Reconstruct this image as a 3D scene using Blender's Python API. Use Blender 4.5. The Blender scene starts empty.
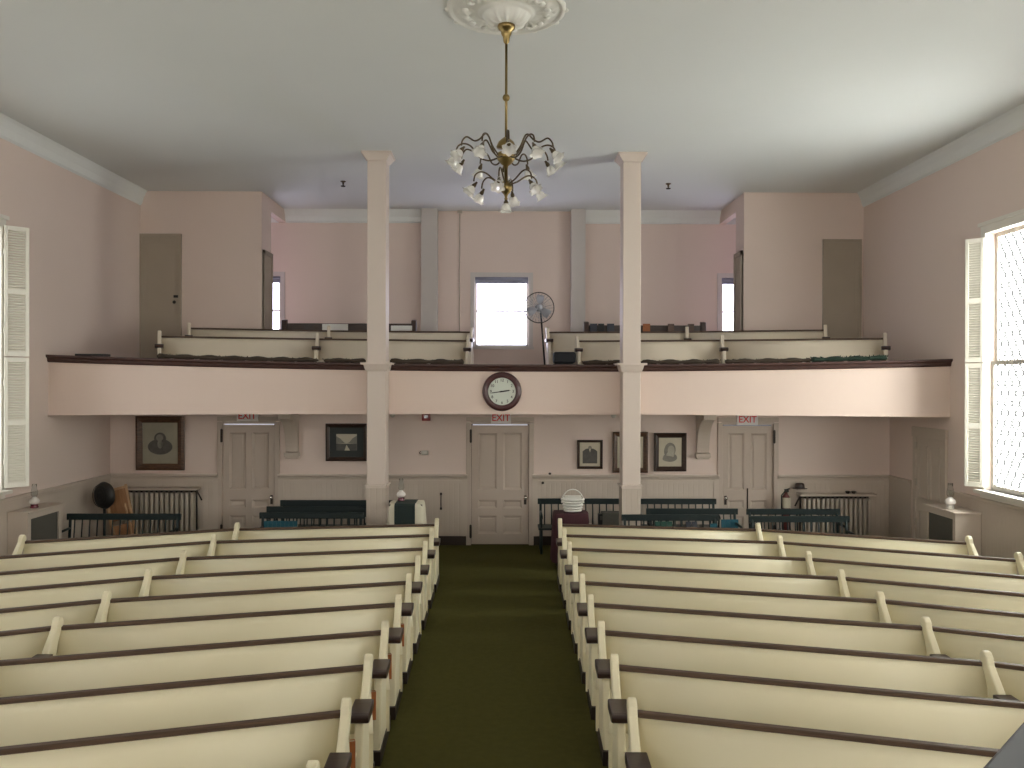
import bpy, math, random
from mathutils import Vector, Matrix, Euler
random.seed(7)
S = bpy.context.scene
C = S.collection
PI = math.pi
EYE = 2.88          # camera height over the nave floor
CX = 0.095          # camera offset from the aisle centre line
F = 858.0           # focal length, 1024 px wide frame

# ---- survey: a sighted point (px, py) at a known distance gives metres ----
def X(px, d): return (px - 505.4) / F * d + CX
def Z(py, d, px=505.4): return EYE - (py - 382.0 - 0.0025 * (px - 505.4)) * d / F

# ------------------------------------------------------------------ helpers
class MB:
    """collects shapes into one mesh"""
    def __init__(s): s.v = []; s.f = []; s.sm = []
    def add(s, vs, fs, M=None, smooth=False):
        b = len(s.v)
        for p in vs:
            p = Vector(p)
            if M is not None: p = M @ p
            s.v.append(tuple(p))
        for f in fs:
            s.f.append(tuple(b + i for i in f)); s.sm.append(smooth)
        return s
    def box(s, x0, x1, y0, y1, z0, z1, M=None):
        if x0 > x1: x0, x1 = x1, x0
        if y0 > y1: y0, y1 = y1, y0
        if z0 > z1: z0, z1 = z1, z0
        v = [(x0,y0,z0),(x1,y0,z0),(x1,y1,z0),(x0,y1,z0),(x0,y0,z1),(x1,y0,z1),(x1,y1,z1),(x0,y1,z1)]
        f = [(0,3,2,1),(4,5,6,7),(0,1,5,4),(1,2,6,5),(2,3,7,6),(3,0,4,7)]
        return s.add(v, f, M)
    def prism(s, poly, a, b, axis='X', M=None, smooth=False):
        """poly in the plane across the axis, extruded from a to b"""
        n = len(poly)
        def mk(p, t):
            if axis == 'X': return (t, p[0], p[1])
            if axis == 'Y': return (p[0], t, p[1])
            return (p[0], p[1], t)
        v = [mk(p, a) for p in poly] + [mk(p, b) for p in poly]
        base = len(s.v)
        s.add(v, [(i, (i+1) % n, n+(i+1) % n, n+i) for i in range(n)], M, smooth)
        for f in (tuple(range(n-1, -1, -1)), tuple(range(n, 2*n))):
            s.f.append(tuple(base+i for i in f)); s.sm.append(False)
        return s
    def lathe(s, prof, seg=20, M=None, ruffle=None, smooth=True, cap=True):
        """prof: (radius, z)"""
        v = []; f = []
        for k, (r, z) in enumerate(prof):
            for i in range(seg):
                a = 2*PI*i/seg
                rr = r if ruffle is None else r*(1+ruffle(k, a))
                v.append((rr*math.cos(a), rr*math.sin(a), z))
        n = len(prof)
        for k in range(n-1):
            for i in range(seg):
                j = (i+1) % seg
                f.append((k*seg+i, k*seg+j, (k+1)*seg+j, (k+1)*seg+i))
        base = len(s.v)
        s.add(v, f, M, smooth)
        if cap:
            if prof[0][0] > 1e-5: s.f.append(tuple(base+i for i in range(seg-1, -1, -1))); s.sm.append(False)
            if prof[-1][0] > 1e-5: s.f.append(tuple(base+(n-1)*seg+i for i in range(seg))); s.sm.append(False)
        return s
    def tube(s, pts, r, seg=8, M=None, closed=False):
        pts = [Vector(p) for p in pts]; n = len(pts)
        rs = r if isinstance(r, (list, tuple)) else [r]*n
        v = []; f = []
        up = Vector((0, 0, 1)); prev = None
        for i, p in enumerate(pts):
            if closed: t = pts[(i+1) % n] - pts[(i-1) % n]
            else: t = pts[min(i+1, n-1)] - pts[max(i-1, 0)]
            t.normalize()
            if prev is None:
                a = up if abs(t.dot(up)) < 0.9 else Vector((1, 0, 0))
                nrm = (a - t*a.dot(t)).normalized()
            else:
                nrm = (prev - t*prev.dot(t)).normalized()
            prev = nrm; bn = t.cross(nrm)
            for k in range(seg):
                a = 2*PI*k/seg
                v.append(tuple(p + (nrm*math.cos(a)+bn*math.sin(a))*rs[i]))
        m = n if closed else n-1
        for i in range(m):
            i2 = (i+1) % n
            for k in range(seg):
                k2 = (k+1) % seg
                f.append((i*seg+k, i*seg+k2, i2*seg+k2, i2*seg+k))
        base = len(s.v)
        s.add(v, f, M, True)
        if not closed:
            s.f.append(tuple(base+k for k in range(seg-1, -1, -1))); s.sm.append(False)
            s.f.append(tuple(base+(n-1)*seg+k for k in range(seg))); s.sm.append(False)
        return s
    def ball(s, c, r, seg=16, rings=9, sc=(1, 1, 1), M=None):
        prof = [(max(1e-4, r*math.sin(PI*i/rings)), -r*math.cos(PI*i/rings)) for i in range(rings+1)]
        T = Matrix.Translation(c) @ Matrix.Diagonal((*sc, 1))
        return s.lathe(prof, seg, (M @ T) if M is not None else T)
    def mesh(s, name, mat):
        me = bpy.data.meshes.new(name)
        me.from_pydata(s.v, [], s.f)
        me.polygons.foreach_set('use_smooth', s.sm)
        me.validate(); me.update()
        if mat: me.materials.append(mat)
        return me
    def build(s, name, mat, parent=None, bevel=0, loc=None, seg=2):
        o = bpy.data.objects.new(name, s.mesh(name, mat))
        C.objects.link(o)
        if parent is not None: o.parent = parent
        if loc: o.location = loc
        if bevel:
            m = o.modifiers.new('bevel', 'BEVEL'); m.width = bevel; m.segments = seg; m.limit_method = 'ANGLE'; m.angle_limit = 0.6
        return o

def tag(o, label=None, cat=None, group=None, kind=None):
    if label: o['label'] = label
    if cat: o['category'] = cat
    if group: o['group'] = group
    if kind: o['kind'] = kind
    return o
def thing(name, label, cat, loc=(0, 0, 0), rz=0, group=None, kind=None):
    o = bpy.data.objects.new(name, None); C.objects.link(o)
    o.location = loc; o.rotation_euler = (0, 0, rz); o.empty_display_size = 0.1
    return tag(o, label, cat, group, kind)
def inst(name, me, parent=None, loc=(0, 0, 0), rot=(0, 0, 0)):
    o = bpy.data.objects.new(name, me); C.objects.link(o)
    if parent is not None: o.parent = parent
    o.location = loc; o.rotation_euler = rot
    return o
def copy_tree(o, parent=None):
    c = o.copy(); C.objects.link(c); c.parent = parent
    for ch in list(o.children): copy_tree(ch, c)
    return c
def text_mesh(txt, size, depth, mat, name):
    cu = bpy.data.curves.new(name, 'FONT'); cu.body = txt; cu.size = size; cu.extrude = depth
    cu.align_x = 'CENTER'; cu.align_y = 'CENTER'; cu.offset = size*0.012
    o = bpy.data.objects.new(name, cu); C.objects.link(o)
    dg = bpy.context.evaluated_depsgraph_get(); dg.update()
    me = bpy.data.meshes.new_from_object(o.evaluated_get(dg))
    bpy.data.objects.remove(o); bpy.data.curves.remove(cu)
    me.materials.clear(); me.materials.append(mat); me.name = name
    return me
RX = Matrix.Rotation(PI/2, 4, 'X')      # stands a z-up plan upright facing -Y

# ---------------------------------------------------------------- materials
def mat(name, col, rough=0.6, metal=0.0, var=0.06, scale=3.0, bump=0.0, bscale=60.0, spec=0.4, coat=0.0, trans=0.0):
    m = bpy.data.materials.new(name); m.use_nodes = True
    nt = m.node_tree; N = nt.nodes; L = nt.links
    p = N['Principled BSDF']
    p.inputs['Roughness'].default_value = rough; p.inputs['Metallic'].default_value = metal
    p.inputs['Specular IOR Level'].default_value = spec
    p.inputs['Coat Weight'].default_value = coat
    p.inputs['Transmission Weight'].default_value = trans
    tc = N.new('ShaderNodeTexCoord')
    nz = N.new('ShaderNodeTexNoise'); nz.inputs['Scale'].default_value = scale; nz.inputs['Detail'].default_value = 4
    L.new(tc.outputs['Object'], nz.inputs['Vector'])
    mx = N.new('ShaderNodeMix'); mx.data_type = 'RGBA'
    mx.inputs['A'].default_value = (*[c*(1-var) for c in col], 1)
    mx.inputs['B'].default_value = (*[min(1, c*(1+var)) for c in col], 1)
    L.new(nz.outputs['Fac'], mx.inputs['Factor']); L.new(mx.outputs['Result'], p.inputs['Base Color'])
    if bump:
        n2 = N.new('ShaderNodeTexNoise'); n2.inputs['Scale'].default_value = bscale; n2.inputs['Detail'].default_value = 3
        L.new(tc.outputs['Object'], n2.inputs['Vector'])
        b = N.new('ShaderNodeBump'); b.inputs['Strength'].default_value = bump; b.inputs['Distance'].default_value = 0.01
        L.new(n2.outputs['Fac'], b.inputs['Height']); L.new(b.outputs['Normal'], p.inputs['Normal'])
    return m
def wood(name, c1, c2, rough=0.35, scale=(2, 30, 30), coat=0.2):
    m = bpy.data.materials.new(name); m.use_nodes = True
    nt = m.node_tree; N = nt.nodes; L = nt.links; p = N['Principled BSDF']
    p.inputs['Roughness'].default_value = rough; p.inputs['Coat Weight'].default_value = coat
    tc = N.new('ShaderNodeTexCoord'); mp = N.new('ShaderNodeMapping'); mp.inputs['Scale'].default_value = scale
    L.new(tc.outputs['Object'], mp.inputs['Vector'])
    nz = N.new('ShaderNodeTexNoise'); nz.inputs['Scale'].default_value = 2.2; nz.inputs['Detail'].default_value = 6
    L.new(mp.outputs['Vector'], nz.inputs['Vector'])
    cr = N.new('ShaderNodeValToRGB'); cr.color_ramp.elements[0].position = 0.35; cr.color_ramp.elements[1].position = 0.7
    cr.color_ramp.elements[0].color = (*c1, 1); cr.color_ramp.elements[1].color = (*c2, 1)
    L.new(nz.outputs['Fac'], cr.inputs['Fac']); L.new(cr.outputs['Color'], p.inputs['Base Color'])
    return m
def beadboard(name, col, axis='X', pitch=0.09):
    m = mat(name, col, 0.5, var=0.04)
    nt = m.node_tree; N = nt.nodes; L = nt.links; p = N['Principled BSDF']
    tc = N.new('ShaderNodeTexCoord'); sp = N.new('ShaderNodeSeparateXYZ'); L.new(tc.outputs['Object'], sp.inputs[0])
    d = N.new('ShaderNodeMath'); d.operation = 'DIVIDE'; d.inputs[1].default_value = pitch; L.new(sp.outputs[axis], d.inputs[0])
    fr = N.new('ShaderNodeMath'); fr.operation = 'PINGPONG'; fr.inputs[1].default_value = 0.5; L.new(d.outputs[0], fr.inputs[0])
    cr = N.new('ShaderNodeValToRGB'); cr.color_ramp.elements[0].position = 0.0; cr.color_ramp.elements[1].position = 0.12
    L.new(fr.outputs[0], cr.inputs['Fac'])
    b = N.new('ShaderNodeBump'); b.inputs['Strength'].default_value = 0.35; b.inputs['Distance'].default_value = 0.008
    L.new(cr.outputs['Color'], b.inputs['Height']); L.new(b.outputs['Normal'], p.inputs['Normal'])
    return m
def glow(name, col, strength, lattice=None, axis='Y', lines=None):
    """daylight-filled patterned glass: it gives the light off"""
    m = bpy.data.materials.new(name); m.use_nodes = True
    nt = m.node_tree; N = nt.nodes; L = nt.links
    N.remove(N['Principled BSDF']); out = N['Material Output']
    e = N.new('ShaderNodeEmission'); e.inputs['Color'].default_value = (*col, 1); e.inputs['Strength'].default_value = strength
    L.new(e.outputs[0], out.inputs['Surface'])
    if lattice:
        tc = N.new('ShaderNodeTexCoord'); sp = N.new('ShaderNodeSeparateXYZ'); L.new(tc.outputs['Object'], sp.inputs[0])
        res = []
        for op in ('ADD', 'SUBTRACT'):
            h = N.new('ShaderNodeMath'); h.operation = 'MULTIPLY'; h.inputs[1].default_value = 0.62; L.new(sp.outputs['Z'], h.inputs[0])
            a = N.new('ShaderNodeMath'); a.operation = op; L.new(sp.outputs[axis], a.inputs[0]); L.new(h.outputs[0], a.inputs[1])
            d = N.new('ShaderNodeMath'); d.operation = 'DIVIDE'; d.inputs[1].default_value = lattice; L.new(a.outputs[0], d.inputs[0])
            pp = N.new('ShaderNodeMath'); pp.operation = 'PINGPONG'; pp.inputs[1].default_value = 0.5; L.new(d.outputs[0], pp.inputs[0])
            res.append(pp)
        mn = N.new('ShaderNodeMath'); mn.operation = 'MINIMUM'; L.new(res[0].outputs[0], mn.inputs[0]); L.new(res[1].outputs[0], mn.inputs[1])
        cr = N.new('ShaderNodeMapRange'); cr.inputs['From Min'].default_value = 0.12; cr.inputs['From Max'].default_value = 0.16
        cr.inputs['To Min'].default_value = 0.5; cr.inputs['To Max'].default_value = strength
        L.new(mn.outputs[0], cr.inputs['Value']); L.new(cr.outputs['Result'], e.inputs['Strength'])
    return m

M = {}
M['wall'] = mat('pink_plaster', (0.72, 0.60, 0.535), 0.85, var=0.03, scale=0.7, bump=0.05, bscale=25)
M['ceil'] = mat('ceiling_plaster', (0.72, 0.745, 0.74), 0.9, var=0.03, scale=0.6, bump=0.06, bscale=6)
M['cornice'] = mat('cornice_paint', (0.76, 0.78, 0.76), 0.8, var=0.02)
M['fascia'] = mat('fascia_plaster', (0.74, 0.60, 0.525), 0.75, var=0.03, scale=0.8)
M['bead'] = beadboard('beadboard_paint', (0.55, 0.47, 0.395), 'X')
M['beady'] = beadboard('beadboard_paint_side', (0.55, 0.47, 0.395), 'Y')
M['trim'] = mat('trim_paint', (0.56, 0.48, 0.405), 0.5, var=0.03)
M['post'] = mat('post_paint', (0.65, 0.56, 0.495), 0.55, var=0.03)
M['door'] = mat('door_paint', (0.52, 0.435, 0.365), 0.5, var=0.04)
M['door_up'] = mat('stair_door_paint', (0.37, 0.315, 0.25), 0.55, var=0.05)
M['cream'] = mat('cream_pew_paint', (0.78, 0.715, 0.51), 0.38, var=0.03, scale=1.5, spec=0.45)
M['cream2'] = mat('gallery_pew_paint', (0.70, 0.62, 0.50), 0.45, var=0.03)
M['rail'] = wood('pew_rail_wood', (0.055, 0.030, 0.016), (0.10, 0.056, 0.031), 0.55, coat=0.0)
M['arm'] = wood('pew_arm_wood', (0.022, 0.010, 0.008), (0.045, 0.021, 0.016), 0.35, coat=0.1)
M['plinth'] = mat('plinth_brown', (0.028, 0.018, 0.013), 0.5)
M['mahog'] = wood('balcony_rail_wood', (0.035, 0.013, 0.010), (0.07, 0.025, 0.018), 0.5, scale=(3, 25, 25), coat=0.0)
M['oldpew'] = wood('old_pew_wood', (0.03, 0.016, 0.012), (0.06, 0.03, 0.02), 0.4)
M['carpet'] = mat('green_carpet', (0.078, 0.072, 0.022), 0.95, var=0.18, scale=14, bump=0.5, bscale=220, spec=0.05)
M['galfloor'] = mat('gallery_boards', (0.16, 0.12, 0.09), 0.6, var=0.1)
M['brass'] = mat('aged_brass', (0.28, 0.205, 0.085), 0.28, 1.0, var=0.15, scale=12)
M['bronze'] = mat('dark_brass', (0.10, 0.075, 0.045), 0.4, 0.8, var=0.2, scale=12)
M['shade'] = mat('frosted_shade_glass', (0.92, 0.91, 0.87), 0.22, var=0.03, spec=0.6, trans=0.35, coat=0.4)
M['plaster'] = mat('rosette_plaster', (0.80, 0.80, 0.76), 0.8, var=0.02)
M['glass'] = mat('clear_glass', (0.9, 0.93, 0.93), 0.04, var=0.0, trans=1.0)
M['glass'].node_tree.nodes['Principled BSDF'].inputs['IOR'].default_value = 1.06
M['black'] = mat('black_paint', (0.012, 0.012, 0.012), 0.45)
M['iron'] = mat('dark_iron', (0.05, 0.04, 0.035), 0.4, 0.6)
M['green'] = mat('dark_green_bench_paint', (0.007, 0.015, 0.0155), 0.45)
M['white'] = mat('white_paint', (0.80, 0.80, 0.76), 0.45, var=0.02)
M['shutter'] = mat('shutter_paint', (0.78, 0.75, 0.66), 0.45, var=0.02)
M['sash'] = mat('sash_paint', (0.74, 0.71, 0.64), 0.45, var=0.02)
M['radiator'] = mat('radiator_paint', (0.50, 0.44, 0.37), 0.45, 0.1, var=0.05)
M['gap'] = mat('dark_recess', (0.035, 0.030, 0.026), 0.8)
M['grille'] = mat('dark_grille', (0.10, 0.095, 0.08), 0.7, var=0.15, scale=40)
M['frame_brown'] = wood('walnut_frame', (0.06, 0.028, 0.014), (0.13, 0.06, 0.03), 0.35, (6, 6, 30))
M['frame_dark'] = wood('dark_frame', (0.025, 0.014, 0.010), (0.05, 0.026, 0.018), 0.3, (6, 6, 30))
M['mat_green'] = mat('dark_mat_board', (0.03, 0.035, 0.034), 0.6)
M['paper'] = mat('aged_paper', (0.52, 0.47, 0.36), 0.6, var=0.12, scale=5)
M['paperdk'] = mat('toned_paper', (0.30, 0.28, 0.21), 0.3, var=0.25, scale=4, coat=1.0)
M['ink'] = mat('print_ink', (0.09, 0.085, 0.075), 0.6, var=0.4, scale=14)
M['inkmid'] = mat('print_midtone', (0.22, 0.205, 0.175), 0.6, var=0.3, scale=16)
M['tone'] = mat('print_light_tone', (0.38, 0.35, 0.28), 0.6, var=0.25, scale=18)
M['clockrim'] = mat('maroon_clock_rim', (0.055, 0.014, 0.016), 0.3, var=0.1, coat=0.5)
M['dial'] = mat('clock_dial', (0.62, 0.66, 0.58), 0.4, var=0.02)
M['signwhite'] = mat('sign_face', (0.75, 0.72, 0.70), 0.5, var=0.02)
M['signred'] = mat('sign_letters', (0.72, 0.05, 0.05), 0.5, var=0.02)
M['red'] = mat('alarm_red', (0.26, 0.03, 0.028), 0.4)
M['cloth'] = mat('cream_cloth', (0.66, 0.62, 0.49), 0.85, var=0.04, bump=0.2)
M['runner'] = mat('dark_green_runner', (0.015, 0.026, 0.024), 0.8, var=0.1)
M['burgundy'] = mat('burgundy_cloth', (0.048, 0.012, 0.017), 0.8, var=0.15, scale=20)
M['wicker'] = mat('white_wicker', (0.74, 0.73, 0.68), 0.6, var=0.08, scale=30)
M['teal'] = mat('turquoise_cover', (0.010, 0.085, 0.12), 0.5, var=0.15, scale=12)
M['greenbook'] = mat('green_cover', (0.02, 0.075, 0.055), 0.5, var=0.2)
M['orange'] = mat('rust_cover', (0.36, 0.12, 0.035), 0.5, var=0.2, scale=20)
M['dkblue'] = mat('slate_cover', (0.035, 0.04, 0.055), 0.5, var=0.15)
M['tan'] = wood('tan_wood', (0.30, 0.145, 0.065), (0.40, 0.20, 0.095), 0.45, (20, 20, 2))
M['tanlight'] = wood('light_tan_wood', (0.46, 0.28, 0.15), (0.55, 0.35, 0.2), 0.45, (20, 20, 2))
M['garland'] = mat('dried_garland', (0.055, 0.040, 0.028), 0.9, var=0.4, scale=25)
M['garland_green'] = mat('evergreen_garland', (0.018, 0.036, 0.024), 0.9, var=0.4, scale=25)
M['fanwire'] = mat('fan_wire', (0.40, 0.41, 0.46), 0.4, 0.2)
M['fanblade'] = mat('fan_blade', (0.45, 0.47, 0.52), 0.4, 0.3)
M['blind'] = mat('blue_grey_blind', (0.26, 0.27, 0.34), 0.7)
M['desk'] = mat('charcoal_desk', (0.07, 0.075, 0.085), 0.45, var=0.08)
M['steel'] = mat('bright_steel', (0.75, 0.73, 0.70), 0.2, 1.0)
M['lampred'] = mat('wine_red_glass', (0.12, 0.015, 0.03), 0.2, coat=0.5)
M['milk'] = mat('milk_glass', (0.80, 0.76, 0.72), 0.3, coat=0.3)
M['plastic'] = mat('ivory_plastic', (0.55, 0.52, 0.46), 0.45)
M['slit'] = glow('door_head_daylight', (0.85, 0.87, 1.0), 0.75)
M['slit_dim'] = glow('door_head_dim_daylight', (0.85, 0.87, 1.0), 0.25)
M['day_r'] = glow('right_window_daylight', (0.96, 0.98, 0.92), 28.0, lattice=0.17)
M['day_l'] = glow('left_window_daylight', (0.95, 0.98, 0.95), 6.2, lattice=0.17)
M['day_r2'] = glow('near_right_window_daylight', (0.97, 0.97, 0.90), 9.5, lattice=0.17)
M['day_l2'] = glow('near_left_window_daylight', (0.95, 0.98, 0.95), 4.2, lattice=0.17)
M['fill_f'] = glow('added_front_window_glow', (1.0, 0.96, 0.90), 29.0, lattice=0.15, axis='X')  # fill glow for the added front windows
M['day_b'] = glow('gallery_window_daylight', (0.78, 0.77, 1.0), 11.0)

# ---------------------------------------------------------------- room shell
XL, XR, YF, YB, HC = -6.86, 6.91, -5.0, 18.2, 6.5
YW = 15.16                                   # lower back wall under the gallery
WZ0, WZ1 = 1.37, 5.0
WIN_R = [(10.5, 12.1), (6.9, 8.4), (3.3, 4.8), (-0.4, 1.1), (-4.1, -2.6)]  # last opening added to throw more light on the pews
WIN_L = [(10.35, 11.84), (6.9, 8.4), (3.3, 4.8), (-0.4, 1.1), (-4.1, -2.6)]  # last opening added likewise, for light from the front

def struct(name, mb, m, label, cat, parent=None, bevel=0):
    o = mb.build(name, m, parent, bevel)
    return tag(o, label, cat, kind='structure')

fl = MB().box(XL-.5, XR+.5, YF-.5, YB+.5, -.2, 0)
struct('floor', fl, M['carpet'], 'dark green carpet covering the nave floor and centre aisle', 'floor')
ce = MB().box(XL-.5, XR+.5, YF-.5, YB+.5, HC, HC+.2)
struct('ceiling', ce, M['ceil'], 'flat off-white plaster ceiling over nave and gallery', 'ceiling')

def side_wall(xi, xo, wins):
    mb = MB(); ys = YF-.4
    for (a, b) in sorted(wins):
        mb.box(xi, xo, ys, a, 0, HC); mb.box(xi, xo, a, b, 0, WZ0); mb.box(xi, xo, a, b, WZ1, HC); ys = b
    mb.box(xi, xo, ys, YB+.4, 0, HC)
    return mb
struct('wall_left', side_wall(XL, XL-.4, WIN_L), M['wall'], 'pale pink plaster side wall with shuttered window on the left', 'wall')
struct('wall_right', side_wall(XR, XR+.4, WIN_R), M['wall'], 'pale pink plaster side wall with bright window on the right', 'wall')
FW = [(-4.6, -3.0), (3.0, 4.6)]  # unseen openings added to light pews and back wall from the front
mb = MB(); xs = XL
for (a, b) in FW:
    mb.box(xs, a, YF-.3, YF, 0, HC); mb.box(a, b, YF-.3, YF, 0, WZ0); mb.box(a, b, YF-.3, YF, WZ1, HC); xs = b
mb.box(xs, XR, YF-.3, YF, 0, HC)
struct('wall_front', mb, M['wall'], 'plaster wall behind the pulpit with two windows added for frontal light', 'wall')
# gallery back wall with three windows
BW = [(X(474.5, YB), X(528.5, YB)), (X(281, YB)-1.17, X(281, YB)), (X(721.5, YB), X(721.5, YB)+1.17)]
BZ0, BZ1 = Z(347, YB), Z(277, YB)
mb = MB(); xs = XL
for (a, b) in sorted(BW):
    mb.box(xs, a, YB, YB+.3, 0, HC); mb.box(a, b, YB, YB+.3, 0, BZ0); mb.box(a, b, YB, YB+.3, BZ1, HC); xs = b
mb.box(xs, XR, YB, YB+.3, 0, HC)
struct('wall_gallery', mb, M['wall'], 'pink plaster wall at the rear of the gallery with three windows', 'wall')
# lower back wall with door openings
DOORS = [(X(222.5, YW), X(276.5, YW)), (X(470.5, YW), X(530, YW)), (X(722, YW), X(775, YW))]
DH = 2.14
mb = MB(); xs = XL
for (a, b) in DOORS:
    mb.box(xs, a, YW, YW+.16, 0, 2.4); mb.box(a, b, YW, YW+.16, DH+.042, 2.4); xs = b
mb.box(xs, XR, YW, YW+.16, 0, 2.4)
struct('wall_back', mb, M['wall'], 'pink plaster wall under the gallery with three panelled doors', 'wall')
# stair enclosures either side of the gallery
SX0, SX1 = X(262, 16.4), X(744, 16.3)
mb = MB().box(XL, SX0, 16.4, 16.55, 2.42, HC).box(SX0-.14, SX0, 16.55, 17.05, 2.42, HC).box(SX0-.14, SX0, 17.05, YB, 6.24, HC)
struct('wall_stair_left', mb, M['wall'], 'pink plaster stair enclosure at the left end of the gallery', 'wall')
mb = MB().box(SX1, XR, 16.3, 16.45, 2.42, HC).box(SX1, SX1+.14, 16.45, 16.88, 2.42, HC).box(SX1, SX1+.14, 16.88, YB, 6.24, HC)
struct('wall_stair_right', mb, M['wall'], 'pink plaster stair enclosure at the right end of the gallery', 'wall')

# cornices
def cornice_poly(s, x): return [(x, 6.225), (x-s*.03, 6.26), (x-s*.055, 6.36), (x-s*.10, 6.46), (x-s*.13, HC), (x, HC)]
struct('trim_1', MB().prism(cornice_poly(-1, XL), YF, 16.4, 'Y'), M['cornice'], 'white cove cornice along the left wall', 'cornice')
struct('trim_2', MB().prism(cornice_poly(1, XR), YF, 16.3, 'Y'), M['cornice'], 'white cove cornice along the right wall', 'cornice')
PIL = [(X(421, 17.95), X(437, 17.95)), (X(571, 17.95), X(585, 17.95))]
def back_poly(): return [(YB, 6.24), (YB-.035, 6.27), (YB-.07, 6.36), (YB-.15, 6.46), (YB-.18, HC), (YB, HC)]
struct('trim_3', MB().prism(back_poly(), XL, PIL[0][0], 'X'), M['cornice'], 'white cove cornice on the gallery back wall left of centre', 'cornice')
struct('trim_4', MB().prism(back_poly(), PIL[1][1], XR, 'X'), M['cornice'], 'white cove cornice on the gallery back wall right of centre', 'cornice')
M['pil'] = mat('pilaster_paint', (0.60, 0.56, 0.53), 0.7, var=0.02)
struct('trim_5', MB().box(*PIL[0], YB-.28, YB, 2.6, HC), M['pil'], 'grey pilaster left of the central gallery window', 'pilaster')
struct('trim_6', MB().box(*PIL[1], YB-.28, YB, 2.6, HC), M['pil'], 'grey pilaster right of the central gallery window', 'pilaster')
cx = X(459.5, YB)
mb = MB().tube([(cx, YB-.03, 3), (cx, YB-.03, HC)], .009, 8).box(cx-.05, cx+.05, YB-.06, YB, HC-.05, HC)
tag(mb.build('conduit_pipe', M['radiator']), 'thin dark conduit running up the gallery wall left of central window', 'conduit')

# wainscot: beadboard, chair rail, corner stiles, baseboard
WT = 1.22
def wains(name, x0, x1, label):
    t = thing(name, label, 'wainscot', kind='structure')
    MB().box(x0, x1, YW-.022, YW, .16, WT-.05).build('beadboard', M['bead'], t)
    mb = MB().prism([(YW, WT-.05), (YW-.045, WT-.05), (YW-.055, WT-.015), (YW-.10, WT), (YW-.10, WT+.03), (YW, WT+.03)], x0, x1, 'X')
    mb.box(x0+.09, x1-.09, YW-.042, YW-.02, WT-.115, WT-.075)
    mb.build('cap_rail', M['trim'], t)
    mb = MB().box(x0, x0+.09, YW-.036, YW-.02, .16, WT-.05).box(x1-.09, x1, YW-.036, YW-.02, .16, WT-.05)
    mb.build('stile', M['trim'], t)
    MB().box(x0, x1, YW-.03, YW, 0, .16).build('baseboard', M['plinth'], t)
wains('trim_7', XL, DOORS[0][0]-.05, 'grey beadboard wainscot behind the left radiator')
wains('trim_8', DOORS[0][1]+.05, DOORS[1][0]-.05, 'grey beadboard wainscot between left and centre doors')
wains('trim_9', DOORS[1][1]+.05, DOORS[2][0]-.05, 'grey beadboard wainscot between centre and right doors')
wains('trim_10', DOORS[2][1]+.05, XR, 'grey beadboard wainscot behind the right radiator')
def wains_side(name, xi, s, y0, y1, label):
    t = thing(name, label, 'wainscot', kind='structure')
    MB().box(xi, xi-s*.022, y0, y1, .14, WT-.05).build('beadboard', M['beady'], t)
    MB().prism([(xi, WT-.05), (xi-s*.035, WT-.05), (xi-s*.04, WT-.01), (xi-s*.065, WT), (xi-s*.065, WT+.03), (xi, WT+.03)], y0, y1, 'Y').build('cap_rail', M['trim'], t)
    MB().box(xi, xi-s*.03, y0, y1, 0, .14).build('baseboard', M['trim'], t)
wains_side('trim_11', XL, -1, YF, YW, 'grey wainscot along the left side wall')
wains_side('trim_12', XR, 1, YF, 13.05, 'grey wainscot along the right side wall under the window')
wains_side('trim_13', XR, 1, 14.32, YW, 'short grey wainscot between right side door and corner')

# ---------------------------------------------------------------- side windows
def side_window(name, xi, s, y0, y1, m, label):
    t = thing(name, label, 'window', (0, 0, 0), kind='structure')
    g = xi + s*.09
    c = .11
    mb = MB()
    mb.box(xi, xi-s*.03, y0-c, y0, WZ0-.02, WZ1+c).box(xi, xi-s*.03, y1, y1+c, WZ0-.02, WZ1+c)
    mb.box(xi, xi-s*.03, y0, y1, WZ1, WZ1+c).box(xi, xi-s*.06, y0-c-.03, y1+c+.03, WZ1+c, WZ1+c+.05)
    mb.build('casing', M['sash'], t)
    MB().box(xi+s*.2, xi-s*.13, y0-c, y1+c, WZ0-.05, WZ0).build('sill', M['sash'], t, bevel=.008)
    MB().box(xi, xi-s*.025, y0-c, y1+c, WZ0-.16, WZ0-.05).build('apron', M['sash'], t)
    zm = Z(361, 11.6)
    for (za, zb, dx) in ((WZ0, zm+.03, 0), (zm-.03, WZ1, .05)):
        xa, xb = g+s*(dx-.02), g+s*(dx+.03)
        mb = MB().box(xa, xb, y0, y0+.06, za, zb).box(xa, xb, y1-.06, y1, za, zb).box(xa, xb, y0+.06, y1-.06, za, za+.07).box(xa, xb, y0+.06, y1-.06, zb-.06, zb)
        f = mb.build('sash', M['sash'], t)
        MB().box(g+s*(dx+.004), g+s*(dx+.012), y0+.06, y1-.06, za+.07, zb-.06).build('pane', m, f)
k = 0
for (a, b) in WIN_R:
    k += 1; side_window('window_%d' % k, XR, 1, a, b, M['day_r' if k == 1 else 'day_r2'], 'tall white window with diamond-leaded glowing glass in the right wall' if k == 1 else 'tall unseen side window on the right, last of the row added for light')
for i, (a, b) in enumerate(WIN_L):
    k += 1; side_window('window_%d' % k, XL, -1, a, b, M['day_l' if i == 0 else 'day_l2'], 'tall white window with leaded glass at the left picture edge' if i == 0 else 'tall unseen side window on the left, last of the row added for light')

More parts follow.
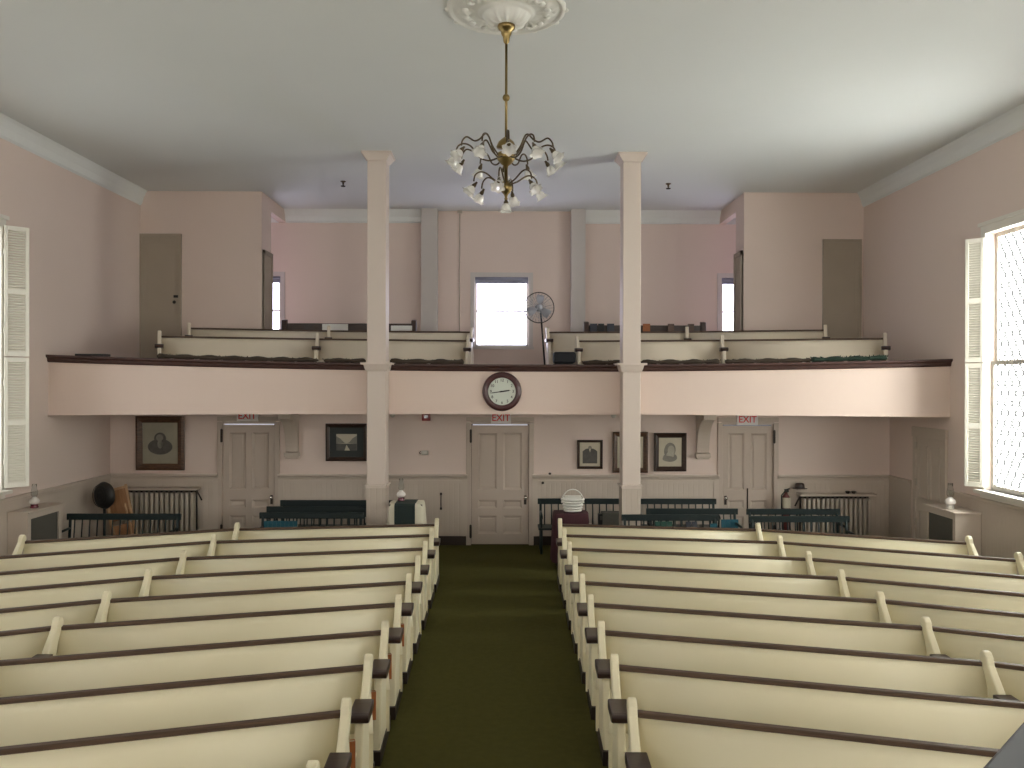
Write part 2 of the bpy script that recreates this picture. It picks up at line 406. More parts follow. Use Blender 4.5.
for (a, b) in FW:  # added windows behind the camera, there for their frontal light
    k += 1
    t = thing('window_%d' % k, 'unseen front window behind the pulpit, added for frontal light', 'window', kind='structure')
    MB().box(a-.1, a, YF, YF+.03, WZ0, WZ1+.1).box(b, b+.1, YF, YF+.03, WZ0, WZ1+.1).box(a, b, YF, YF+.03, WZ1, WZ1+.1).build('casing', M['sash'], t)
    MB().box(a-.1, b+.1, YF-.2, YF+.1, WZ0-.05, WZ0).build('sill', M['sash'], t)
    f = MB().box(a, a+.06, YF-.16, YF-.1, WZ0, WZ1).box(b-.06, b, YF-.16, YF-.1, WZ0, WZ1).box(a, b, YF-.16, YF-.1, 3.15, 3.22).build('sash', M['sash'], t)
    MB().box(a+.06, b-.06, YF-.14, YF-.13, WZ0, 3.15).build('pane', M['fill_f'], f)
    MB().box(a+.06, b-.06, YF-.14, YF-.13, 3.22, WZ1).build('pane', M['fill_f'], f)

def shutter(name, label, a, b, z0, z1):
    """louvred leaf standing from hinge a to tip b (plan points)"""
    a = Vector((*a, 0)); b = Vector((*b, 0)); w = (b-a).length
    rz = math.atan2(b.y-a.y, b.x-a.x)
    t = thing(name, label, 'shutter', (a.x, a.y, z0), rz)
    H = z1-z0; th = .017; st = .045
    zs = [0, H*.235, H*.485, H*.52, H*.745, H]
    for (za, zb, nm) in ((0, H*.498, 'lower_leaf'), (H*.502, H, 'upper_leaf')):
        mid = (za+zb)/2 - .02
        mb = MB().box(0, st, -th, th, za, zb).box(w-st, w, -th, th, za, zb)
        for (p, q) in ((za, za+.07), (mid-.02, mid+.05), (zb-.06, zb)): mb.box(st, w-st, -th, th, p, q)
        f = mb.build(nm, M['shutter'], t, bevel=.004)
        for (p, q) in ((za+.07, mid-.02), (mid+.05, zb-.06)):
            lv = MB(); n = int((q-p)/.034)
            for i in range(n):
                zc = p + (i+.5)*(q-p)/n
                lv.box(st, w-st, -.019, .019, -.0035, .0035, Matrix.Translation((0, 0, zc)) @ Matrix.Rotation(.75, 4, 'X'))
            lv.build('louvres', M['shutter'], f)
    for zz in (H*.1, H*.4, H*.6, H*.9):
        MB().lathe([(.012, -.04), (.012, .04)], 8, Matrix.Translation((-.002, 0, zz))).build('hinge', M['shutter'], t)
shutter('window_shutter', 'cream louvred shutter folded open beside the left wall window', (XL+.05, 11.87), (X(31, 12.1), 12.1), Z(487, 12.1), Z(230, 12.1))
shutter('window_shutter', 'cream louvred shutter standing open beside the bright right wall window', (XR-.035, 12.11), (X(967, 12.3), 12.3), Z(489, 12.0, 975), Z(235.5, 12.0, 975))

# ---------------------------------------------------------------- gallery windows
def gallery_window(name, x0, x1, label):
    t = thing(name, label, 'window', kind='structure')
    c = .09
    mb = MB().box(x0-c, x0, YB-.03, YB, BZ0-.02, BZ1+c).box(x1, x1+c, YB-.03, YB, BZ0-.02, BZ1+c).box(x0, x1, YB-.03, YB, BZ1, BZ1+c)
    mb.build('casing', M['pil'], t)
    MB().box(x0-c-.02, x1+c+.02, YB-.08, YB+.1, BZ0-.05, BZ0).build('sill', M['pil'], t)
    zm = Z(311, YB)
    mb = MB().box(x0, x0+.05, YB+.06, YB+.1, BZ0, BZ1).box(x1-.05, x1, YB+.06, YB+.1, BZ0, BZ1)
    mb.box(x0, x1, YB+.06, YB+.1, BZ0, BZ0+.05).box(x0, x1, YB+.06, YB+.1, BZ1-.05, BZ1).box(x0, x1, YB+.05, YB+.1, zm-.018, zm+.018)
    f = mb.build('sash', M['sash'], t)
    MB().box(x0+.05, x1-.05, YB+.075, YB+.085, BZ0+.05, zm-.018).build('pane', M['day_b'], f)
    MB().box(x0+.05, x1-.05, YB+.075, YB+.085, zm+.018, BZ1-.05).build('pane', M['day_b'], f)
    bl = MB().box(x0+.01, x1-.01, YB+.02, YB+.025, Z(283.5, YB), BZ1).lathe([(.03, x0+.01), (.03, x1-.01)], 12, Matrix.Translation((0, YB+.03, BZ1-.035)) @ Matrix.Rotation(PI/2, 4, 'Y'))
    bl.build('roller_blind', M['blind'], t)
gallery_window('window_13', *BW[0], 'bright central gallery window with blue-grey blind rolled to the top')
gallery_window('window_14', *BW[1], 'narrow bright gallery window slice beside the left stair enclosure')
gallery_window('window_15', *BW[2], 'narrow bright gallery window slice beside the right stair enclosure')

# ---------------------------------------------------------------- doors
def panel_frame(mb, x0, x1, z0, z1, y, d=.018, w=.03):
    """raised moulding ring round a sunk panel, facing -Y"""
    o = [(x0, z0), (x1, z0), (x1, z1), (x0, z1)]
    i = [(x0+w, z0+w), (x1-w, z0+w), (x1-w, z1-w), (x0+w, z1-w)]
    v = [(p[0], y, p[1]) for p in o] + [(p[0], y+d, p[1]) for p in i]
    f = [(k, (k+1) % 4, 4+(k+1) % 4, 4+k) for k in range(4)] + [(4, 5, 6, 7)]
    mb.add(v, f)
def panel_door(name, x0, x1, label, hinge_left, bolt=None):
    t = thing(name, label, 'door', kind='structure')
    c = .07; yf = YW+.02
    mb = MB().box(x0-c, x0+.015, YW-.035, YW+.03, 0, DH+.03).box(x1-.015, x1+c, YW-.035, YW+.03, 0, DH+.03)
    mb.box(x0-c, x1+c, YW-.035, YW+.03, DH+.045, DH+.12)
    mb.build('casing', M['door'], t, bevel=.006)
    x0 += .02; x1 -= .02; H = DH; W = x1-x0
    st = .105*W/.9; ms = .055
    zs = [(.09*H, .24*H), (.30*H, .37*H), (.455*H, .925*H)]
    xc = (x0+x1)/2
    cols = [(x0+st, xc-ms), (xc+ms, x1-st)]
    mb = MB()
    mb.box(x0, x0+st, yf, yf+.045, .01, H-.028).box(x1-st, x1, yf, yf+.045, .01, H-.028).box(xc-ms, xc+ms, yf, yf+.045, .01, H-.028)
    zz = [.01] + [v for p in zs for v in p] + [H-.028]
    for i in range(0, len(zz), 2):
        for (a, b) in cols: mb.box(a, b, yf, yf+.045, zz[i], zz[i+1])
    leaf = mb.build('leaf', M['door'], t)
    for (za, zb) in zs:
        for (a, b) in cols:
            p = MB(); panel_frame(p, a, b, za, zb, yf+.004, .022, .035)
            p.box(a+.06, b-.06, yf+.012, yf+.027, za+.05, zb-.05) if zb-za > .2 else None
            p.build('panel', M['door'], leaf)
    xk = x1-.06 if hinge_left else x0+.06
    xh = x0-.01 if hinge_left else x1+.01
    for zz_ in (DH*.115, DH*.9):
        MB().box(xh-.02, xh+.02, YW-.046, YW-.034, zz_-.11, zz_+.11).tube([(xh, YW-.05, zz_-.12), (xh, YW-.05, zz_+.12)], .01, 8).build('hinge', M['iron'], t)
    kz = Z(499, YW)
    kb = MB().lathe([(.001, -.028), (.02, -.025), (.03, -.01), (.028, .006), (.012, .016), (.01, .05)], 14, Matrix.Translation((xk, yf-.045, kz+.02)) @ Matrix.Rotation(-PI/2, 4, 'X'))
    kb.build('knob', M['steel'], t)
    MB().box(xk-.022, xk+.022, yf-.006, yf, kz-.1, kz+.06).build('lock_plate', M['iron'], t, bevel=.004)
    MB().box(x0+.02, x1-.02, YW+.03, YW+.04, DH-.026, DH-.008).build('head_gap', M['slit' if hinge_left else 'slit_dim'], t)
    MB().box(x0-.02, x1+.02, YW+.0, YW+.05, DH-.008, DH+.045).build('head_jamb', M['door'], t)
    if bolt:
        MB().tube([(bolt, yf-.012, Z(510, YW)), (bolt, yf-.012, Z(488, YW))], .012, 8).build('bolt', M['iron'], t)
    return t
panel_door('door_1', *DOORS[0], 'grey panelled door below exit sign, left of the green benches', True)
panel_door('door_2', *DOORS[1], 'grey panelled door at the end of the centre aisle under the clock', True)
panel_door('door_3', *DOORS[2], 'grey panelled door below exit sign on the right near the radiator', False, X(748.5, YW))
# dark space behind the doors
struct('wall_vestibule', MB().box(XL, XR, YW+.3, YW+.35, 0, 2.36), M['gap'], 'dark vestibule wall behind the doors', 'wall')
# flush stair doors at gallery level
def stair_door(name, x0, x1, yf, z0, z1, label, knob):
    t = thing(name, label, 'door', kind='structure')
    mb = MB().box(x0, x1, yf-.03, yf, z0, z1)
    leaf = mb.build('leaf', M['door_up'], t, bevel=.004)
    p = MB(); panel_frame(p, x0+.1, x1-.1, z0+1.2, z1-.14, yf-.032, .012, .03); p.build('panel', M['door_up'], leaf)
    c = .05
    MB().box(x0-.02, x0+.02, yf-.045, yf, z0, z1+c).box(x1-.02, x1+c*.6, yf-.045, yf, z0, z1+c).box(x0+.02, x1-.02, yf-.045, yf, z1-.01, z1+c).build('casing', M['door_up'], t)
    if knob:
        MB().ball((knob, yf-.07, Z(303.5, yf)), .032).lathe([(.012, 0), (.012, .05)], 8, Matrix.Translation((knob, yf-.02, Z(303.5, yf))) @ Matrix.Rotation(PI/2, 4, 'X')).build('knob', M['black'], t)
        MB().box(knob-.02, knob+.06, yf-.055, yf-.03, Z(299, yf), Z(296.5, yf)).build('latch', M['black'], t)
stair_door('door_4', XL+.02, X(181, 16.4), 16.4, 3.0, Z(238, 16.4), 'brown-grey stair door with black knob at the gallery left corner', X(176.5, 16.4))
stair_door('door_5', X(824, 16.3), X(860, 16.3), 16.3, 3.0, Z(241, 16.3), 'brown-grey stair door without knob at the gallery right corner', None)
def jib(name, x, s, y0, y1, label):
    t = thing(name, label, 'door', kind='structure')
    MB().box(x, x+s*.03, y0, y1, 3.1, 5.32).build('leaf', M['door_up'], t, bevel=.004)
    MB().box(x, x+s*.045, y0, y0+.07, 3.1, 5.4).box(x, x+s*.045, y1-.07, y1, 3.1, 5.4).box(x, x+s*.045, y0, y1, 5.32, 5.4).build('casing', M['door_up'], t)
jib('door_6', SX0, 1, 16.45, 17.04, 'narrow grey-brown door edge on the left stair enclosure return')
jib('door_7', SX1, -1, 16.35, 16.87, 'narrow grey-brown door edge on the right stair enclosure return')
# right side wall door under the gallery
t = thing('door_8', 'pale grey door with three hinges in the right wall under the gallery', 'door', kind='structure')
y0, y1, zt = 13.16, 14.22, 2.12
MB().box(XR, XR-.04, y0, y0+.1, 0, zt).box(XR, XR-.04, y1-.1, y1, 0, zt).box(XR, XR-.05, y0-.02, y1+.02, zt-.12, zt+.04).build('casing', M['trim'], t, bevel=.005)
lf = MB().box(XR, XR-.02, y0+.1, y1-.1, .02, zt-.12).build('leaf', M['trim'], t)
for (a, b) in ((y0+.2, (y0+y1)/2-.05), ((y0+y1)/2+.05, y1-.2)):
    for (za, zb) in ((.2, .8), (1.0, zt-.25)):
        MB().box(XR-.02, XR-.034, a, a+.02, za, zb).box(XR-.02, XR-.034, b-.02, b, za, zb).box(XR-.02, XR-.034, a, b, za, za+.02).box(XR-.02, XR-.034, a, b, zb-.02, zb).build('panel', M['trim'], lf)
for zz in (.6, 1.25, 1.85):
    MB().box(XR-.02, XR-.05, y1-.12, y1-.08, zz-.06, zz+.06).build('hinge', M['radiator'], t)

# ---------------------------------------------------------------- balcony
def yfr(x): return 13.98 - 0.88*(x/6.9)**2
def ztop(x): return 3.05 + 0.10*(x/6.9)**2 - .0022*x
ZS = 2.355
NS = 40
XA, XB = XL, XR
xsam = [XA + (XB-XA)*i/NS for i in range(NS+1)]
t = thing('balcony', 'curved pink balcony front with dark wooden rail spanning the nave', 'balcony')
def strip(prof, name, m, parent, x0=XA, x1=XB, n=NS, smooth=False, bevel=0):
    """prof(x) -> list of (y, z) points, swept along x"""
    v = []; f = []; xs_ = [x0+(x1-x0)*i/n for i in range(n+1)]
    for x in xs_:
        p = prof(x); k = len(p)
        v += [(x, q[0], q[1]) for q in p]
    for i in range(n):
        for j in range(k):
            j2 = (j+1) % k
            f.append((i*k+j, i*k+j2, (i+1)*k+j2, (i+1)*k+j))
    f.append(tuple(range(k-1, -1, -1))); f.append(tuple(n*k+j for j in range(k)))
    mb = MB(); mb.add(v, f, None, smooth)
    return mb.build(name, m, parent)
strip(lambda x: [(yfr(x), ZS+.02), (yfr(x), ztop(x)), (yfr(x)+.12, ztop(x)), (yfr(x)+.12, ZS+.02)], 'fascia', M['fascia'], t)
strip(lambda x: [(yfr(x)-.012, ZS), (yfr(x)-.012, ZS+.045), (yfr(x)+.1, ZS+.045), (yfr(x)+.1, ZS)], 'lower_bead', M['fascia'], t)
strip(lambda x: [(yfr(x)-.02, ztop(x)), (yfr(x)-.035, ztop(x)+.02), (yfr(x)-.045, ztop(x)+.06), (yfr(x)-.08, ztop(x)+.085), (yfr(x)-.08, ztop(x)+.115),
                 (yfr(x)+.2, ztop(x)+.115), (yfr(x)+.2, ztop(x)+.085), (yfr(x)+.14, ztop(x))], 'hand_rail', M['mahog'], t)
M['soffit'] = mat('soffit_paint', (0.60, 0.52, 0.46), 0.8, var=0.03)
strip(lambda x: [(yfr(x)+.1, ZS), (yfr(x)+.1, ZS+.1), (YW+.2, ZS+.1), (YW+.2, ZS)], 'soffit', M['soffit'], t)
# gallery floor tiers
mb = MB()
def tier(fe, z0, z1):
    v = []; f = []; k = 4
    for x in xsam:
        a = max(fe(x), yfr(x)+.13)
        v += [(x, a, z0), (x, a, z1), (x, YB, z1), (x, YB, z0)]
    for i in range(NS):
        for j in range(4): f.append((i*4+j, i*4+(j+1) % 4, (i+1)*4+(j+1) % 4, (i+1)*4+j))
    f.append((3, 2, 1, 0)); f.append(tuple(NS*4+j for j in range(4)))
    mb.add(v, f)
tier(lambda x: yfr(x)+.13, ZS+.1, 2.6)
tier(lambda x: 14.70-.036*x*x, 2.6, 2.81)
tier(lambda x: 15.62-.033*x*x, 2.81, 3.02)
tier(lambda x: 16.5, 3.02, 3.2)
struct('floor_gallery', mb, M['galfloor'], 'stepped wooden gallery floor carrying the upper pews', 'floor')

# columns through the balcony front
def column(label, x0, x1):
    y0, y1 = 13.55, 13.9; xc = (x0+x1)/2; yc = (y0+y1)/2; w = (x1-x0)/2; d = (y1-y0)/2
    t = thing('square_column', label, 'column', (xc, yc, 0), group=None)
    MB().box(-w, w, -d, d, 1.25, HC-.13).build('shaft', M['post'], t, bevel=.012)
    mb = MB()
    def ring(z0, z1, e0, e1=None):
        e1 = e0 if e1 is None else e1
        v = [(-w-e0, -d-e0, z0), (w+e0, -d-e0, z0), (w+e0, d+e0, z0), (-w-e0, d+e0, z0), (-w-e1, -d-e1, z1), (w+e1, -d-e1, z1), (w+e1, d+e1, z1), (-w-e1, d+e1, z1)]
        mb.add(v, [(0,3,2,1),(4,5,6,7),(0,1,5,4),(1,2,6,5),(2,3,7,6),(3,0,4,7)])
    ring(HC-.13, HC-.03, .0, .075); ring(HC-.03, HC, .085)
    mb.build('capital', M['post'], t)
    mb = MB(); zc = Z(366, 13.55)
    ring(zc-.09, zc-.05, .012, .03); ring(zc-.05, zc+.02, .03, .05); ring(zc+.02, zc+.05, .09)
    mb.build('rail_moulding', M['post'], t)
    mb = MB(); ring(1.20, 1.23, .012); ring(1.23, 1.25, .03)
    ring(0, .14, .02)
    mb.build('pedestal_moulding', M['post'], t)
    MB().box(-w-.004, w+.004, -d-.004, d+.004, 0.1, 1.21).build('pedestal', M['bead'], t)
column('tall square cream column rising through the balcony left of the clock', X(367, 13.55), X(386, 13.55))
column('tall square cream column rising through the balcony right of the clock', X(622.7, 13.55), X(640.8, 13.55))

# corbels under the balcony
def corbel(label, x0, x1):
    xc = (x0+x1)/2; w = (x1-x0)/2
    t = thing('corbel_bracket', label, 'bracket', (xc, YW, 0))
    zb = Z(459, YW-.1); pts = []
    for i in range(13):
        a = i/12*PI/2
        pts.append((-.09-.50*(1-math.cos(a)), zb+.12+(2.24-zb-.12)*math.sin(a)))
    poly = [(0, zb+.1), *pts, (-.62, 2.355), (0, 2.355)]
    MB().prism(poly, -w*.8, w*.8, 'X').build('scroll', M['trim'], t)
    MB().box(-w, w, -.115, 0, zb+.03, zb+.1).box(-w*.85, w*.85, -.09, 0, zb, zb+.03).build('foot_block', M['trim'], t, bevel=.008)
corbel('curved grey corbel under the balcony beside the left door', X(286, YW), X(301, YW))
corbel('curved grey corbel under the balcony beside the right door', X(695, YW), X(710, YW))

# ---------------------------------------------------------------- pews
def pew_back(mb, L, h, a0, a1, front=-.58):
    """curved back board; a0/a1 = end cut offsets"""
    n = 6; pr = []
    for i in range(n+1):
        u = i/n; z = .42+(h-.03-.42)*u
        pr.append((-.245+.205*u+.008*math.sin(PI*u), z))
    poly = pr + [(p[0]+.028, p[1]) for p in reversed(pr)]
    mb.prism(poly, 0, L, 'X', smooth=True)
    mb.box(0, L, -.225, -.205, .08, .43)
def end_profile(h, front):
    top = h+.085; f = front
    k = (-f)/.65
    return [(f, 0.0), (f+.02, .12), (f+.13*k, .60), (f+.15*k, .64), (-.27*k, .64), (-.255*k, .68), (-.115, top-.085), (-.095, top-.03), (-.065, top), (-.03, top+.003), (-.002, top-.02), (.008, top-.06), (-.07, .74), (-.12, .64), (-.09, .54), (0, .40), (.03, .1), (.03, 0)]
def pew(A, B, h=.83, z=0, label='', group=None, end_a=None, end_b=None, cream='cream', railm='rail', depth=.65, arm_a=True, arm_b=True, rack=False, name='church_pew'):
    """A, B: plan points of the top of the back.  Local x runs A->B, local +y points to the back of the church"""
    A = Vector((*A, 0)); B = Vector((*B, 0)); L = (B-A).length
    d = B-A; rz = math.atan2(d.y, d.x)
    flip = d.x < 0
    t = thing(name, label, 'pew', (A.x, A.y, z), rz, group)
    sy = -1 if flip else 1                       # mirror so that local back is always +world Y
    MS = Matrix.Diagonal((1, sy, 1, 1))
    def bld(mb, nm, m, parent=t, bevel=0):
        if sy < 0:
            mb.v = [(a, -b, c) for (a, b, c) in mb.v]; mb.f = [tuple(reversed(f)) for f in mb.f]
        return mb.build(nm, m, parent, bevel)
    mb = MB(); pew_back(mb, L, h, 0, 0); bld(mb, 'backrest', M[cream])
    mb = MB().prism([(-.046, h-.03), (-.05, h-.024), (-.05, h-.004), (-.042, h+.002), (.0, h+.002), (.012, h-.006), (.012, h-.024), (.006, h-.03)], 0, L, 'X')
    bld(mb, 'top_rail', M[railm])
    f = -depth+.06
    ta, tb = math.tan(end_a or 0), math.tan(end_b or 0)
    def xa(y): return -y*ta+.01
    def xb(y): return L-y*tb-.01
    mb = MB().prism([(xa(f), f), (xb(f), f), (xb(-.22), -.22), (xa(-.22), -.22)], .40, .432, 'Z'); bld(mb, 'seat', M[cream], bevel=.006)
    g = f+.06
    mb = MB().prism([(xa(g), g), (xb(g), g), (xb(g+.025), g+.025), (xa(g+.025), g+.025)], 0, .40, 'Z').box(.02, L-.02, -.225, -.205, 0, .09); bld(mb, 'base_board', M[cream])
    for (x, e, arm, outs) in ((0, end_a, arm_a, -1), (L, end_b, arm_b, 1)):
        if e is None: continue
        # e: world direction angle offset for the panel plane (radians)
        R = Matrix.Translation((x, 0, 0)) @ Matrix.Rotation(e, 4, 'Z')
        p = MB().prism(end_profile(h, -depth), -.029, .029, 'X', R)
        pan = bld(p, 'end_panel', M[cream], bevel=.012)
        p = MB().prism([(-depth-.015, 0), (-depth-.015, .105), (.045, .105), (.045, 0)], -.036, .036, 'X', R)
        bld(p, 'plinth', M['plinth'], pan)
        if arm:
            k = depth/.65; fr = -depth+.085*k; re = -.262*k
            ap = [(fr, .655), (fr+.012, .618), (fr+.06, .602), (re, .608), (re+.012, .672), (fr+.05, .672), (fr+.012, .668)]
            q = MB().prism(ap, -.067, .067, 'X', R)
            bld(q, 'arm_rest', M['arm'], pan, bevel=.012)
    if rack:
        q = MB().box(.01, .52, -.10, -.088, .42, .56).box(.01, .52, -.09, .085, .40, .412).box(.10, .52, .075, .085, .40, .50)
        bld(q, 'book_rack', M['rail'])
    return t

NROW = 9
words = ['back', 'second', 'third', 'fourth', 'fifth', 'sixth', 'seventh', 'eighth', 'ninth']
ROW_D = [12.40, 11.55, 10.62, 9.74, 8.84, 7.97, 7.09, 6.23, 5.37]
SL_IN = [.145, .18, .22, .255, .27, .275, .285, .29, .30]
SL_OUT = [.40, .45, .46, .46, .46, .47, .48, .48, .48]
XI, XD, XO = .888, 3.63, 6.06
RACKED = {}
for i in range(NROW):
    d0 = ROW_D[i]; d1 = d0-(XD-XI)*SL_IN[i]; d2 = d1-(XO-XD)*SL_OUT[i]
    for s, side in ((-1, 'left'), (1, 'right')):
        ai = math.atan(SL_IN[i]); ao = math.atan(SL_OUT[i])
        where = 'rearmost row' if i == 0 else ('%s row counted from the back' % words[i])
        # rotation of end panels so that they follow the aisle
        ea = -ai if s > 0 else -ai
        A = (s*XI, d0); Dv = (s*XD, d1); O = (s*XO, d2)
        sgn = 1
        t = pew(A, Dv, label='cream aisle pew with brown rail, %s of the aisle, %s' % (side, where), group='cream pews in the nave',
                end_a=ai*.9, end_b=ai*.9, rack=(i >= 5 and s < 0))
        pew((s*(XD+.035), d1-.0), O, label='cream outer pew toward the %s wall, %s' % (side, where), group='cream pews in the nave',
            end_b=ao, rack=False)
# one more pew just in front, left of the aisle
d0 = 4.49
t = pew((-XI-.01, d0), (-XD, d0-.8), label='cream pew left of the aisle, only its end tip showing at the bottom', group='cream pews in the nave', end_a=.29)

# gallery pews
def gp(px0, px1, d0, d1, py, label, ea, eb, **k):
    A = (X(px0, d0), d0); B = (X(px1, d1), d1)
    rail = k.pop('rail')
    h = .82
    return pew(A, B, h=h, z=rail-h, label=label, group='cream gallery pews', end_a=ea, end_b=eb, depth=.52, cream='cream2', **k)
g1 = EYE+41.6*15.4/F; g2 = EYE+50.2*16.3/F
gp(468, 319, 15.4, 14.95, 0, 'cream gallery pew in front row between left column and centre', .17, None, rail=g1)
gp(318, 160.5, 14.93, 14.2, 0, 'cream gallery pew in front row at the far left', .15, -.08, rail=g1)
gp(577, 720, 15.4, 14.98, 0, 'cream gallery pew in front row right of the fan', .17, None, rail=g1)
gp(722, 886, 14.96, 14.2, 0, 'cream gallery pew in front row at the far right', .15, -.08, rail=g1)
gp(472, 330, 16.3, 16.05, 0, 'cream gallery pew in second row left of the central window', .17, None, rail=g2)
gp(329, 190, 16.03, 15.35, 0, 'cream gallery pew in second row by the left stair enclosure', .1, -.05, rail=g2)
gp(547, 686, 16.3, 16.02, 0, 'cream gallery pew in second row right of the fan', .17, None, rail=g2)
gp(687, 826, 16.0, 15.35, 0, 'cream gallery pew in second row by the right stair enclosure', .1, -.05, rail=g2)
# old dark pews at the back of the gallery
def oldpew(px0, px1, pyt, label):
    d = 17.2; x0, x1 = X(px0, d), X(px1, d); zt = Z(pyt, d)
    t = thing('old_pew', label, 'pew', (x0, d, 3.2), 0, 'dark old pews at the gallery back'); L = x1-x0; h = zt-3.2
    MB().box(0, L, 0, .035, .15, h-.03).build('backrest', M['oldpew'], t)
    MB().box(0, L, -.02, .055, h-.03, h).build('top_rail', M['oldpew'], t, bevel=.006)
    MB().box(0, L, -.45, 0, .40, .44).build('seat', M['oldpew'], t)
    for x in (-.02, L+.02):
        MB().prism([(-.5, 0), (-.5, .55), (-.1, .62), (-.06, h+.06), (.06, h+.08), (.09, 0)], x-.05, x+.05, 'X').build('end_panel', M['oldpew'], t, bevel=.01)
    return t
oldpew(286, 413, 324, 'dark brown old pew against the gallery back wall, left of centre')
oldpew(587, 702, 325, 'dark brown old pew against the gallery back wall, right of centre')

# ---------------------------------------------------------------- chandelier
CHX, CHY = X(505.5, 8.33), 8.33
def chz(py): return Z(py, 8.33)
# plaster rosette
mb = MB(); nr, na = 46, 144; v = []; f = []; R0 = .575
for i in range(nr+1):
    r = R0*i/nr
    for j in range(na):
        a = 2*PI*j/na; u = r/R0
        base = .012+.06*max(0, 1-u)**1.0
        if u < .42: base += .10*max(0, 1-(u/.42)**5)
        if .90 < u <= 1: base = .028*math.sin(PI*(u-.90)/.10)+.008
        if .40 < u < .47: base += .02*math.sin(PI*(u-.40)/.07)
        orn = 0
        if .5 < u < .9: orn = .042*max(0, math.sin(PI*(u-.5)/.4))*max(0, .35+.65*math.cos(8*a))*(.55+.45*math.cos(34*u+3*math.cos(16*a)))
        if .5 < u < .9: orn += .028*max(0, math.sin(PI*(u-.5)/.4))*max(0, -math.cos(8*a))**2*(.5+.5*math.cos(26*u))
        if .15 < u < .40: orn = .022*max(0, math.cos(12*a))*math.sin(PI*(u-.15)/.25)
        rr = r*(1+ (.018*abs(math.cos(12*a)) if u > .96 else 0))
        v.append((rr*math.cos(a), rr*math.sin(a), -(base+orn)))
for i in range(nr):
    for j in range(na):
        j2 = (j+1) % na; f.append((i*na+j, (i+1)*na+j, (i+1)*na+j2, i*na+j2))
mb.add(v, f, None, True)
for j in range(12):                                    # outer leaf tips
    a = 2*PI*j/12
    mb.ball((R0*.985*math.cos(a), R0*.985*math.sin(a), -.012), .04, 10, 6, (1, 1, .45))
for j in range(16):
    a = 2*PI*(j+.5)/16
    mb.ball((R0*.70*math.cos(a), R0*.70*math.sin(a), -.05), .036, 10, 6, (1, 1, .6))
o = mb.build('ceiling_medallion', M['plaster'], None, loc=(CHX, CHY, HC))
tag(o, 'round ornate white plaster ceiling rosette above the chandelier', 'ceiling rosette')

ch = thing('chandelier', 'two-tier brass chandelier with many frosted tulip shades hanging from rosette', 'chandelier', (CHX, CHY, 0))
z0 = chz(27)
MB().lathe([(.06, HC-.13), (.085, z0+.01), (.088, z0-.004), (.075, z0-.03), (.055, z0-.045), (.05, z0-.075), (.035, z0-.10), (.028, z0-.15), (.016, z0-.165), (.012, z0-.17)], 24).build('canopy', M['brass'], ch)
mb = MB().lathe([(.0125, z0-.16), (.0125, chz(140))], 12)
st = mb.build('stem', M['brass'], ch)
MB().ball((0, 0, chz(98)), .036).build('stem_ball', M['brass'], st)
zt, zbm = chz(138), chz(167)
MB().lathe([(.001, zt+.005), (.03, zt), (.075, zt-.04), (.095, zt-.085), (.09, zt-.10), (.03, zt-.11), (.03, zt-.13), (.09, zt-.15), (.096, zt-.17), (.085, zt-.215), (.05, zt-.255), (.022, zt-.275), (.018, zbm-.02)], 24).build('upper_hub', M['brass'], ch)
zl0, zl1 = chz(181), chz(196)
MB().lathe([(.018, zbm), (.018, zl0), (.035, zl0-.005), (.06, zl0-.05), (.064, zl0-.075), (.045, zl0-.11), (.02, zl0-.135), (.012, zl0-.16), (.018, zl0-.175), (.012, zl0-.19)], 20).build('lower_hub', M['brass'], ch)
# tulip shade opening downwards along -z from the socket at the origin
def ruff(k, a): return (0, 0, 0, 0.0, .03, .08, .15)[k]*math.cos(6*a)
pr = [(.018, 0), (.032, -.009), (.042, -.027), (.046, -.045), (.050, -.060), (.057, -.072), (.068, -.079)]
me_shade = MB().lathe(pr, 24, None, ruff, cap=False).mesh('glass_shade', M['shade'])
me_sock = MB().lathe([(.010, .05), (.013, .03), (.020, .012), (.022, -.006), (.017, -.012)], 12).mesh('socket', M['bronze'])
def arm(parent, ang, path, r, tilt):
    ca, sa = math.cos(ang), math.sin(ang)
    # path in (radius, z); smooth it
    P = [Vector((p[0], 0, p[1])) for p in path]; pts = []
    for i in range(len(P)-1):
        p0 = P[max(i-1, 0)]; p1 = P[i]; p2 = P[i+1]; p3 = P[min(i+2, len(P)-1)]
        for k in range(6):
            u = k/6
            pts.append(.5*((2*p1)+(p2-p0)*u+(2*p0-5*p1+4*p2-p3)*u*u+(3*p1-p0-3*p2+p3)*u**3))
    pts.append(P[-1])
    a = MB().tube([(p.x, 0, p.z) for p in pts], r, 8).build('arm', M['bronze'], parent)
    a.rotation_euler = (0, 0, ang)
    e = P[-1]
    s = inst('socket', me_sock, a, (e.x, 0, e.z-.045), (0, tilt, 0))
    g = inst('glass_shade', me_shade, a, (e.x-.006*math.sin(tilt), 0, e.z-.055), (0, tilt, 0))
zu = chz(158)+.035
for j in range(12):
    ang = -PI/2 + 2*PI*j/12 + .05
    if j % 2 == 0:
        path = [(.085, zu-.02), (.15, zu+.05), (.22, zu+.165), (.30, zu+.10), (.36, zu+.075), (.44, zu+.10), (.485, zu+.06), (.50, zu+.01)]
    else:
        path = [(.085, zu-.04), (.17, zu-.065), (.26, zu-.03), (.34, zu+.07), (.41, zu+.095), (.465, zu+.07), (.485, zu+.01)]
    arm(ch, ang, path, .0085, -.62 if j % 2 else -.75)
zl = chz(187)+.04
for j in range(6):
    ang = -PI/2 + 2*PI*j/6 + .84
    arm(ch, ang, [(.05, zl-.01), (.12, zl+.02), (.20, zl+.075), (.26, zl+.085), (.31, zl+.05), (.325, zl-.01)], .008, -.7)
